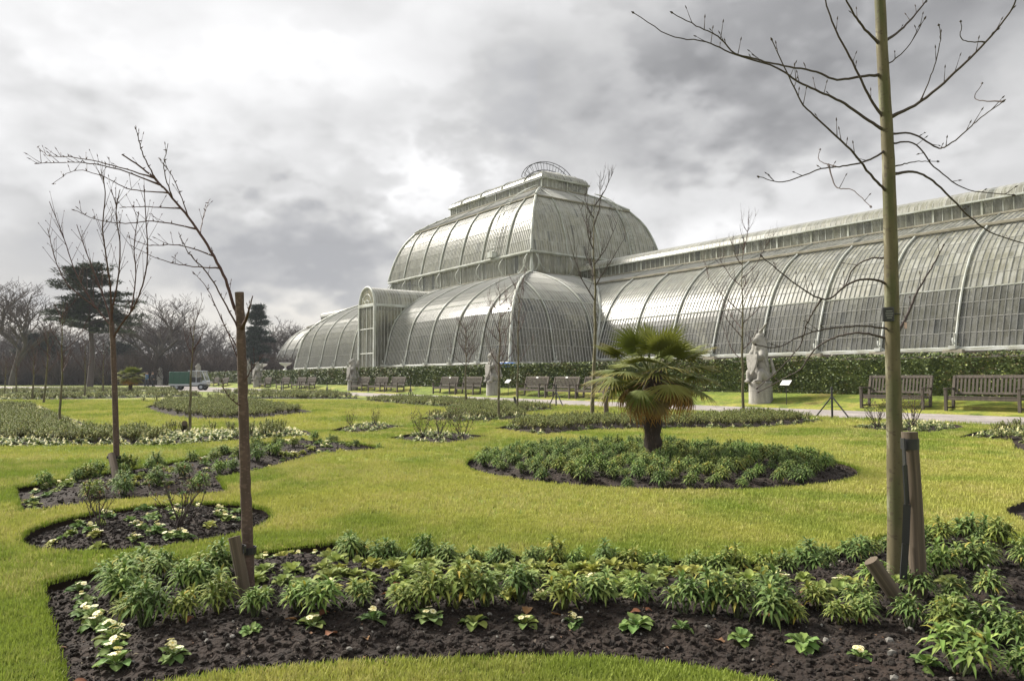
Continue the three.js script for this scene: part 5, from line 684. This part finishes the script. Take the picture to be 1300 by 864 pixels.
// ---------- hedges ----------
{
  const r = rng(801), leafG = (() => { const mb = new MB(); leafBlade(mb, V3(0, 0, 0), V3(1, 0.15, 0), UP, 0.085, 0.05, 0.5, [1, 1, 1], 0.3, 2); return mb.geo(); })(), core = std({ color: lin(0.10, 0.13, 0.032), roughness: 1 }), leafM = std({ vertexColors: true, roughness: 0.55 });
  for (const [u0, u1, label] of [[1, 79.5, 'long clipped evergreen hedge behind the benches'], [83.5, 96, 'short clipped hedge between the distant statues'], [99, 128, 'farthest stretch of clipped hedge before the wood']]) {
    const H = 1.3, D = 1.0, t = thing('hedge', label, 'hedge', world((u0 + u1) / 2, V_HEDGE + 0.6, 0.42), YAW), L = u1 - u0; part('core', new MB().box(L - 0.1, H - 0.08, D - 0.12, M4(V3(0, H / 2 - 0.06, 0))).geo(), core, t);
    const mats = [], cols = []; const n = Math.round(L * (u0 < 50 ? 1050 : 420)); for (let k = 0; k < n; k++) { const x0 = r(), x = (x0 - 0.5) * L, q = r(), uu = u0 + (0.5 - x / L) * L; if (u0 < 50 && r() > clamp(28 / (uu + 2), 0.25, 1)) continue; const big = u0 < 50 ? clamp(0.85 + uu / 70, 0.9, 1.8) : 2; let p, tilt; if (q < 0.27) { p = V3(x, H + (fbm(x * 1.3 + 70, 3, 3) - 0.5) * 0.12 + (r() - 0.5) * 0.08, (r() - 0.5) * D); tilt = r() * 0.9; } else { const y = r() * H; p = V3(x, y, D / 2 + (fbm(x * 1.6 + 30, y * 2.2, 3) - 0.5) * 0.14 + (r() - 0.5) * 0.07); tilt = (r() - 0.5) * 2; } if (r() < 0.02) p.z = -p.z; const dry = fbm(p.x * 0.9 + 11, p.y * 1.6 + 60, 3); mats.push(M4(p, r() * 6.28, big * (0.6 + r() * 0.6), tilt, (r() - 0.5) * 1.5)); const j = 0.7 + r() * 0.6; cols.push(r() < sstep(0.45, 0.75, dry) * 0.4 ? lin(0.12 * j, 0.10 * j, 0.03 * j) : r() < 0.25 ? lin(0.16 * j, 0.19 * j, 0.035 * j) : lin(0.06 * j, 0.09 * j, 0.019 * j)); }
    stuff('leaves', leafG, leafM, mats, cols, '', '', t);
  }
}
// ---------- benches ----------
function benchProto() {
  const W = 1.9, t = new THREE.Group(); t.name = 'garden_bench'; const box = (n, sx, sy, sz, x, y, z, tilt = 0) => part(n, new MB().box(sx, sy, sz, M4(V3(x, y, z), 0, 1, tilt), undefined, 0.006).geo(), M.wood, t);
  for (const s of [-1, 1]) { box('leg', 0.075, 0.64, 0.075, s * (W / 2 - 0.04), 0.31, 0.27); part('leg', new MB().bar(V3(s * (W / 2 - 0.04), -0.01, -0.2), V3(s * (W / 2 - 0.04), 0.45, -0.22), 0.075, 0.07, V3(0, 0, 1), undefined, 0.006).bar(V3(s * (W / 2 - 0.04), 0.45, -0.22), V3(s * (W / 2 - 0.04), 1.02, -0.36), 0.075, 0.065, V3(0, 0, 1), undefined, 0.006).geo(), M.wood, t); box('armrest', 0.085, 0.04, 0.62, s * (W / 2 - 0.04), 0.655, 0.02); box('side_rail', 0.05, 0.07, 0.45, s * (W / 2 - 0.04), 0.38, 0.03); box('stretcher', 0.045, 0.05, 0.45, s * (W / 2 - 0.04), 0.12, 0.03); }
  box('front_rail', W - 0.155, 0.09, 0.04, 0, 0.37, 0.27); for (let k = 0; k < 6; k++) box('seat_slat', W - 0.17, 0.025, 0.072, 0, 0.43 - k * 0.004, 0.26 - k * 0.086); box('top_rail', W - 0.155, 0.09, 0.045, 0, 0.985, -0.352, -0.24); box('lower_rail', W - 0.155, 0.06, 0.04, 0, 0.52, -0.238, -0.24); const g = new MB().box(0.055, 0.41, 0.018, undefined, undefined, 0.004).geo(); for (let k = 0; k < 17; k++) { const m = part('back_slat', g, M.wood, t); m.position.set(-W / 2 + 0.13 + k * (W - 0.26) / 16, 0.745, -0.293); m.rotation.x = -0.24; }
  return t;
}
{
  const proto = benchProto(), rr = rng(811); const B = [[11.55, 22.55], [9.1, 22.6], [29.5, 22.5], [27.1, 22.4], [24.85, 22.4], [37.9, 22.5], [35.4, 22.5], [49.8, 22.5], [46.9, 22.5], [44.4, 22.5], [66.5, 22.6], [62.5, 22.6], [60.2, 22.6], [71.5, 22.6], [86, 22.6], [90, 22.6]];
  const L = { 0: 'weathered slatted bench partly hidden by the tall greenish trunk', 1: 'weathered slatted bench standing clear of the greenish trunk, end of its row', 2: 'weathered bench beside the maned beast statue and its information card', 3: 'weathered plaque bench behind the brace post, between two other benches', 4: 'weathered bench half hidden behind the fan palm' };
  B.forEach(([u, v], i) => { const b = proto.clone(); b.name = numbered('garden_bench'); b.position.copy(world(u, v, v > 22.45 ? 0.06 : 0.05)); b.rotation.y = YAW + Math.PI + (rr() - 0.5) * 0.05; scene.add(b); b.rotation.y = Math.atan2(-TC, TS) + (rr() - 0.5) * 0.05; tag(b, L[i] || 'weathered slatted bench in the far row along the hedge', 'bench', i > 4 ? 'benches in the far row' : 'benches along the hedge'); });
  const pg = new MB().box(0.17, 0.07, 0.008, undefined, undefined, 0.002).geo(); for (const [u, v] of [[27.1, 22.4], [29.5, 22.5], [37.9, 22.5]]) { const m = solo('bench_plaque', pg, M.white, u === 27.1 ? 'white memorial plaque on the bench nearest the fan palm' : 'white memorial plaque on a bench top rail', 'plaque', u === 27.1 ? undefined : 'bench plaques'); m.position.copy(world(u, v + 0.326, 1.04)); m.rotation.set(-0.24, YAW, 0, 'YXZ'); }
}
// ---------- statues ----------
function fieldMesh(bones, size, res, mat, K = 0.04) {   // bones: [ax,ay,az,ra, bx,by,bz,rb]; size: half extents and centre
  const [hx, hy, hz, cx, cy, cz] = size, mc = new MarchingCubes(res, mat, false, false, 120000); mc.isolation = 0; const f = mc.field, half = res / 2;
  for (let k = 0; k < res; k++) for (let j = 0; j < res; j++) for (let i = 0; i < res; i++) { const x = cx + (i - half) / half * hx, y = cy + (j - half) / half * hy, z = cz + (k - half) / half * hz; let s = 0; for (const [ax, ay, az, ra, bx, by, bz, rb] of bones) { const dx = bx - ax, dy = by - ay, dz = bz - az, q = dx * dx + dy * dy + dz * dz, t = q ? clamp(((x - ax) * dx + (y - ay) * dy + (z - az) * dz) / q) : 0, d = Math.hypot(x - ax - dx * t, y - ay - dy * t, z - az - dz * t) - lerp(ra, rb, t); if (d < 8 * K) s += Math.exp(-d / K); } f[k * res * res + j * res + i] = s > 0 ? K * Math.log(s) : -8 * K; }
  mc.update(); const n = mc.count, P = new Float32Array(n * 3); for (let i = 0; i < n; i++) { P[i * 3] = cx + mc.positionArray[i * 3] * hx; P[i * 3 + 1] = cy + mc.positionArray[i * 3 + 1] * hy; P[i * 3 + 2] = cz + mc.positionArray[i * 3 + 2] * hz; }
  const g = new THREE.BufferGeometry(), N = new Float32Array(n * 3); for (let i = 0; i < n; i++) { const v = V3(mc.normalArray[i * 3] / hx, mc.normalArray[i * 3 + 1] / hy, mc.normalArray[i * 3 + 2] / hz).normalize(); N.set([v.x, v.y, v.z], i * 3); } g.setAttribute('position', new THREE.BufferAttribute(P, 3)); g.setAttribute('normal', new THREE.BufferAttribute(N, 3)); const U = new Float32Array(n * 2); for (let i = 0; i < n; i++) { U[i * 2] = P[i * 3] + P[i * 3 + 2]; U[i * 2 + 1] = P[i * 3 + 1]; } g.setAttribute('uv', new THREE.BufferAttribute(U, 2)); return g;
}
function beastGeo(kind) {
  const b = (...a) => a, q = [ // seated upright, forepaws holding a shield; faces +z
    b(0, 0.12, -0.1, 0.27, 0, 0.5, -0.08, 0.25), b(0, 0.5, -0.08, 0.25, 0, 1.0, -0.02, 0.22), b(0, 1.0, -0.02, 0.23, 0, 1.22, 0, 0.2),
    b(-0.2, 0.14, 0, 0.17, -0.26, 0.3, 0.24, 0.13), b(0.2, 0.14, 0, 0.17, 0.26, 0.3, 0.24, 0.13), b(-0.26, 0.3, 0.24, 0.12, -0.27, 0.05, 0.3, 0.09), b(0.26, 0.3, 0.24, 0.12, 0.27, 0.05, 0.3, 0.09),
    b(-0.2, 1.08, 0.04, 0.13, -0.29, 0.85, 0.2, 0.1), b(0.2, 1.08, 0.04, 0.13, 0.29, 0.85, 0.2, 0.1), b(-0.29, 0.85, 0.2, 0.1, -0.2, 0.78, 0.34, 0.075), b(0.29, 0.85, 0.2, 0.1, 0.2, 0.78, 0.34, 0.075),
    b(0, 1.22, 0, 0.2, 0, 1.42, 0.04, 0.19), b(0, 1.42, 0.06, 0.17, 0, 1.38, 0.24, 0.1), b(-0.1, 1.52, 0, 0.05, -0.14, 1.62, -0.02, 0.03), b(0.1, 1.52, 0, 0.05, 0.14, 1.62, -0.02, 0.03), b(0.1, 0.15, -0.3, 0.07, 0.34, 0.3, -0.32, 0.06), b(0.34, 0.3, -0.32, 0.06, 0.3, 0.75, -0.22, 0.05)];
  const S = []; for (const x of [-1, 1]) { S.push(b(x * 0.07, 1.46, 0.2, 0.035, x * 0.07, 1.45, 0.22, 0.03)); for (let k = 0; k < 3; k++) S.push(b(x * (0.15 + k * 0.05), 0.03, 0.4, 0.04, x * (0.15 + k * 0.05), 0.02, 0.46, 0.035)); } q.push(...S, b(0, 1.33, 0.26, 0.05, 0, 1.36, 0.33, 0.045));
  const curl = (n, y0, y1, rad, w) => { for (let k = 0; k < n; k++) { const a = k * 2.4, y = lerp(y0, y1, k / n); q.push(b(Math.sin(a) * rad, y, Math.cos(a) * rad - 0.02, w, Math.sin(a) * (rad + 0.05), y - 0.1, Math.cos(a) * (rad + 0.05), w * 0.5)); } };
  if (kind === 0) { q.push(b(-0.07, 1.55, -0.02, 0.055, -0.02, 1.74, -0.1, 0.045), b(-0.02, 1.74, -0.1, 0.045, 0.14, 1.9, -0.1, 0.03), b(0.14, 1.9, -0.1, 0.03, 0.3, 2.0, -0.06, 0.014), b(0.08, 1.55, -0.02, 0.055, 0.06, 1.7, 0.04, 0.04), b(0.06, 1.7, 0.04, 0.04, 0.2, 1.82, 0.08, 0.016), b(-0.1, 1.2, 0.05, 0.17, 0.1, 1.2, 0.05, 0.17)); curl(16, 1.0, 1.5, 0.19, 0.06); }
  if (kind === 1) { q.push(b(-0.14, 1.3, -0.02, 0.15, 0.14, 1.3, -0.02, 0.15), b(0, 1.56, 0, 0.1, 0, 1.62, 0, 0.09)); curl(30, 1.0, 1.55, 0.22, 0.065); for (let k = 0; k < 6; k++) q.push(b(Math.cos(k) * 0.09, 1.62, Math.sin(k) * 0.09, 0.03, Math.cos(k) * 0.12, 1.74, Math.sin(k) * 0.12, 0.025)); }
  if (kind === 2) { for (const x of [-1, 1]) for (let k = 0; k < 5; k++) q.push(b(x * 0.2, 1.08, -0.18, 0.07, x * (0.42 - k * 0.05), 1.5 - k * 0.05, -0.26, 0.05), b(x * (0.42 - k * 0.05), 1.5 - k * 0.05, -0.26, 0.05, x * (0.34 - k * 0.03), 0.75 + k * 0.07, -0.34, 0.03)); q.push(b(0, 1.42, 0.2, 0.08, 0, 1.3, 0.34, 0.03)); curl(14, 0.95, 1.4, 0.18, 0.05); }
  return fieldMesh(q, [0.62, 1.12, 0.62, 0, 1.0, 0], 72, M.stone, 0.022);
}
{
  const beasts = [0, 1, 2].map(beastGeo), plG = (() => { const pts = [[0.40, -0.05], [0.40, 0.03], [0.385, 0.05], [0.375, 0.66], [0.385, 0.70], [0.36, 0.735], [0, 0.74]].map(([x, y]) => new THREE.Vector2(x, y)); const g = new THREE.LatheGeometry(pts, 8); return g; })();
  const shG = (() => { const s = new THREE.Shape(); s.moveTo(-0.22, 0.3); s.lineTo(0.22, 0.3); s.quadraticCurveTo(0.24, -0.12, 0, -0.36); s.quadraticCurveTo(-0.24, -0.12, -0.22, 0.3); return new THREE.ExtrudeGeometry(s, { depth: 0.05, bevelEnabled: true, bevelSize: 0.012, bevelThickness: 0.012, bevelSegments: 2 }); })();
  const S = [[16.4, 22.7, 0, 1.07, 'pale stone horned beast statue on a plinth before the hedge'], [32.9, 22.5, 1, 1.0, 'pale stone maned beast statue between two groups of benches'], [51.5, 22.7, 2, 1.0, 'pale stone winged beast statue in front of the entrance porch'], [74.5, 22.8, 2, 1.08, 'far winged beast statue by the hedge gap'], [79.8, 23.4, 0, 1.12, 'far horned beast statue at the end of the long hedge'], [95, 22.0, 1, 1.1, 'far stone beast statue just past the utility cart'], [112, 21, 1, 1.0, 'farthest stone beast statue near two walkers']];
  for (const [u, v, k, s, label] of S) { const t = thing('stone_statue', label, 'statue', world(u, v, 0.1), YAW + 0.15 * (k - 1)); t.scale.setScalar(s); part('plinth', plG, M.stone, t); const b = part('beast', beasts[k], M.stone, t); b.position.y = 0.72; b.scale.set(0.92, 0.98, 0.95); const h = part('shield', shG, M.stone, t); h.position.set(0, 1.32, 0.34); h.rotation.x = -0.1; }
  for (const [u, v, label] of [[15.2, 22.45, 'white tilted information card on a thin post beside the horned statue'], [31.4, 22.4, 'white tilted information card beside the maned statue']]) { const t = thing('information_card', label, 'sign', world(u, v, 0.08), YAW); part('stake', new MB().tube([V3(0, -0.08, 0), V3(0, 0.72, 0)], 0.012, 6).geo(), M.iron, t); part('card', new MB().box(0.36, 0.012, 0.24, M4(V3(0, 0.77, 0.02), 0, 1, 0.75), undefined, 0.003).geo(), M.white, t); const ln = new MB(); for (let k = 0; k < 5; k++) ln.box(0.2 + (k % 2) * 0.06, 0.001, 0.008, M4(V3(0, 0.77, 0.02), 0, 1, 0.75).multiply(new THREE.Matrix4().makeTranslation(0, 0.0068, -0.07 + k * 0.032))); part('lettering', ln.geo(), M.black, t); }
}
// ---------- brace posts and their wires ----------
{
  const P = [[1057, 530.5, 'brace post with two struts at the path edge below the benches'], [706, 516, 'brace post with two struts before the plaque bench'], [521, 505.5, 'far brace post at the path edge'], [415, 500.5, 'far brace post at the path edge'], [357, 497.6, 'far brace post at the path edge']].map(([x, y, l]) => { const p = gnd(x, y); return [-p.z * TC - p.x * TS, p.x * TC - p.z * TS, l]; });
  P.forEach(([u, v, label], i) => { const t = thing('brace_post', label, 'post', world(u, v, 0), YAW, i > 1 ? 'far brace posts' : undefined); part('post', new MB().tube([V3(0, -0.06, 0), V3(0, 0.74, 0)], 0.026, 7).geo(), M.iron, t); for (const s of [-1, 1]) part('strut', new MB().tube([V3(s * 0.55, -0.03, 0.1 * s), V3(0, 0.55, 0)], 0.02, 6).geo(), M.iron, t); part('cap', new MB().tube([V3(0, 0.73, 0), V3(0, 0.79, 0)], [0.034, 0.02], 7).geo(), M.iron, t); });
  for (let i = 0; i < P.length - 1; i++) { const mb = new MB(); for (const y of [0.36, 0.68]) { const a = world(P[i][0], P[i][1], y), b = world(P[i + 1][0], P[i + 1][1], y), q = []; for (let k = 0; k <= 10; k++) q.push(a.clone().lerp(b, k / 10).add(V3(0, -0.05 * Math.sin(Math.PI * k / 10), 0))); mb.tube(q, 0.0025, 3); } solo('fence_wire', mb.geo(), M.iron, ['thin wires strung from the first brace post to the next', 'thin wires strung left of the plaque bench brace post', 'thin far wires strung between brace posts', 'thin far wires strung between brace posts'][i], 'wire', i > 1 ? 'far fence wires' : undefined); }
  const p = gnd(657, 521), q = gnd(650, 519); post(V3(p.x, 0, p.z), V3(p.x - 0.1, 0.42, p.z - 0.1), 0.04, M.iron, 'short dark leaning stake by the path edge');
}
// ---------- urns, tarpaulin ----------
{
  const g = new THREE.LatheGeometry([[0.22, 0], [0.22, 0.06], [0.1, 0.12], [0.08, 0.3], [0.14, 0.42], [0.5, 0.58], [0.62, 0.74], [0.66, 0.78], [0.6, 0.79], [0.3, 0.62], [0, 0.6]].map(([x, y]) => new THREE.Vector2(x, y)), 20);
  for (const [u, v, l] of [[77.5, 26.6, 'white shallow urn on a pillar behind the far end of the hedge'], [85.5, 26.6, 'white shallow urn on a pillar beyond the end of the long hedge']]) { const t = thing('garden_urn', l, 'urn', world(u, v, 0.5)); part('pillar', new MB().box(0.5, 1.35, 0.5, M4(V3(0, 0.675, 0)), undefined, 0.03).geo(), M.stone, t); const b = part('bowl', g, M.white, t); b.position.y = 1.35; }
  const r = rng(820), gg = new THREE.IcosahedronGeometry(0.5, 4), a = gg.attributes.position; for (let i = 0; i < a.count; i++) { const x = a.getX(i), y = a.getY(i), z = a.getZ(i), k = 0.75 + fbm(x * 5 + 20 + z * 3, y * 5 + 30, 3) * 0.6; a.setXYZ(i, x * k * 1.7, Math.max(y, -0.2) * k * 1.1, z * k); } gg.computeVertexNormals(); const t = solo('tarpaulin', gg, std({ color: lin(0.03, 0.12, 0.42), roughness: 0.5 }), 'crumpled blue tarpaulin beside the glasshouse above the hedge', 'tarpaulin', undefined, world(39.6, 28.2, 1.62)); t.scale.set(1.1, 0.75, 1);
  const c = thing('crate_pallet', 'grey slatted crate holding up the blue tarpaulin', 'crate', world(39.6, 28.2, 0.5), YAW); for (let k = 0; k < 5; k++) part('slat', new MB().box(1.5, 0.16, 0.9, M4(V3(0, 0.1 + k * 0.22, 0)), undefined, 0.01).geo(), M.wood, c); for (const s of [-1, 1]) part('corner_post', new MB().box(0.1, 1.12, 0.1, M4(V3(s * 0.7, 0.56, 0.5)), undefined, 0.01).geo(), M.wood, c);
}
// ---------- utility cart ----------
{
  const p = gnd(241, 495.2), t = thing('utility_cart', 'small utility truck with a green load box and white cab', 'truck', [p.x, 0, p.z], 0.12); t.scale.setScalar(0.98);
  const green = phys({ color: lin(0.012, 0.075, 0.05), roughness: 0.45, clearcoat: 0.3 }), white = phys({ color: lin(0.42, 0.45, 0.48), roughness: 0.4, clearcoat: 0.4 }), glass = phys({ color: lin(0.7, 0.75, 0.78), roughness: 0.05, transmission: 0.9, thickness: 0 }), bx = (n, sx, sy, sz, x, y, z, m, bev = 0.03, tilt = 0) => part(n, new MB().box(sx, sy, sz, M4(V3(x, y, z), 0, 1, 0, tilt), undefined, bev).geo(), m, t);
  bx('chassis', 2.9, 0.14, 1.2, 0, 0.38, 0, M.black); const box = bx('load_box', 1.65, 1.05, 1.35, -0.72, 1.05, 0, green, 0.04); for (const x of [-1.2, -0.72, -0.24]) part('panel_rib', new MB().box(0.04, 1.0, 0.03, M4(V3(x, 1.05, 0.69))).geo(), green, box);
  bx('side_board', 1.65, 0.16, 1.38, -0.72, 0.46, 0, white, 0.02); bx('cab_floor', 1.05, 0.3, 1.3, 0.68, 0.52, 0, white, 0.05); bx('bonnet', 0.42, 0.36, 1.28, 1.3, 0.66, 0, white, 0.08); bx('roof', 1.25, 0.07, 1.34, 0.6, 1.64, 0, white, 0.03); bx('rear_wall', 0.06, 1.2, 1.3, 0.16, 1.05, 0, white, 0.02);
  for (const s of [-1, 1]) { part('pillar', new MB().bar(V3(1.42, 0.8, s * 0.62), V3(1.12, 1.62, s * 0.62), 0.06, 0.06).geo(), white, t); part('pillar', new MB().bar(V3(0.66, 0.6, s * 0.64), V3(0.66, 1.62, s * 0.64), 0.05, 0.05, V3(1, 0, 0)).geo(), white, t); bx('headlight', 0.05, 0.14, 0.2, 1.51, 0.68, s * 0.45, std({ color: lin(0.8, 0.8, 0.78), roughness: 0.2 }), 0.02); }
  part('windscreen', new MB().quad(V3(1.41, 0.83, 0.6), V3(1.41, 0.83, -0.6), V3(1.13, 1.6, -0.6), V3(1.13, 1.6, 0.6)).geo(), glass, t); bx('seat', 0.5, 0.5, 1.1, 0.45, 0.85, 0, M.black, 0.06); part('steering_wheel', new THREE.TorusGeometry(0.17, 0.02, 6, 18).applyMatrix4(M4(V3(0.95, 1.0, 0.3), Math.PI / 2, 1, -0.5)), M.black, t);
  for (const x of [-0.95, 1.05]) for (const s of [-1, 1]) { const w = part('wheel', new THREE.TorusGeometry(0.2, 0.085, 10, 22).applyMatrix4(new THREE.Matrix4().makeTranslation(x, 0.285, s * 0.6)), M.black, t); part('rim', new THREE.CylinderGeometry(0.14, 0.14, 0.1, 16).applyMatrix4(new THREE.Matrix4().makeTranslation(x, 0.285, s * 0.6).multiply(new THREE.Matrix4().makeRotationX(Math.PI / 2))), white, w); }
}
// ---------- two walkers ----------
{
  const body = st => [[0, 0.92, 0, 0.14, 0, 1.2, 0, 0.14], [0, 1.2, 0, 0.15, 0, 1.38, 0, 0.13], [-0.15, 1.38, 0, 0.075, 0.15, 1.38, 0, 0.075], [0, 1.42, 0, 0.06, 0, 1.52, 0.01, 0.055], [0, 1.58, 0.01, 0.085, 0, 1.66, 0.01, 0.088], [-0.08, 0.9, 0, 0.095, -0.09, 0.5, st, 0.068], [-0.09, 0.5, st, 0.066, -0.09, 0.08, st * 0.5, 0.045], [-0.09, 0.05, st * 0.5, 0.045, -0.09, 0.04, st * 0.5 + 0.16, 0.04], [0.08, 0.9, 0, 0.095, 0.09, 0.5, -st, 0.068], [0.09, 0.5, -st, 0.066, 0.09, 0.1, -st * 2.2, 0.045], [0.09, 0.06, -st * 2.2, 0.045, 0.09, 0.04, -st * 2.2 + 0.15, 0.04], [-0.2, 1.36, 0, 0.06, -0.26, 1.08, -0.04, 0.05], [-0.26, 1.08, -0.04, 0.048, -0.22, 0.86, 0.08, 0.036], [0.2, 1.36, 0, 0.06, 0.26, 1.08, -0.04, 0.05], [0.26, 1.08, -0.04, 0.048, 0.24, 0.84, 0.02, 0.036]];
  for (const [px, py, st, coat, trousers, label] of [[186, 490.3, 0.1, [0.05, 0.11, 0.24], [0.03, 0.035, 0.06], 'distant walker in a blue jacket on the far path'], [193, 490.3, -0.1, [0.02, 0.02, 0.025], [0.02, 0.02, 0.025], 'distant walker in black clothes on the far path']]) {
    const g = fieldMesh(body(st), [0.45, 0.95, 0.45, 0, 0.86, 0], 72, M.stone), P = g.attributes.position, C = new Float32Array(P.count * 3); for (let i = 0; i < P.count; i++) { const y = P.getY(i), x = Math.abs(P.getX(i)); C.set(y > 1.47 ? [0.42, 0.27, 0.2] : y > 0.84 || x > 0.2 ? (y < 0.9 && x > 0.18 ? [0.42, 0.27, 0.2] : coat) : y < 0.09 ? [0.02, 0.02, 0.02] : trousers, i * 3); } g.setAttribute('color', new THREE.BufferAttribute(C, 3)); const p = gnd(px, py), t = thing('person', label, 'person', [p.x, 0.01, p.z], 2.6); part('body', g, std({ vertexColors: true, roughness: 0.85 }), t);
    const hair = new THREE.SphereGeometry(0.105, 14, 10, 0, 6.2832, 0, 1.75); hair.translate(0, 1.635, -0.012); part('hair', hair, std({ color: lin(0.04, 0.028, 0.02), roughness: 0.8 }), t);
  }
}

// ---------- haze ----------
scene.fog = new THREE.FogExp2(0xc9ced6, 0.0004);
renderer.render(scene, camera);
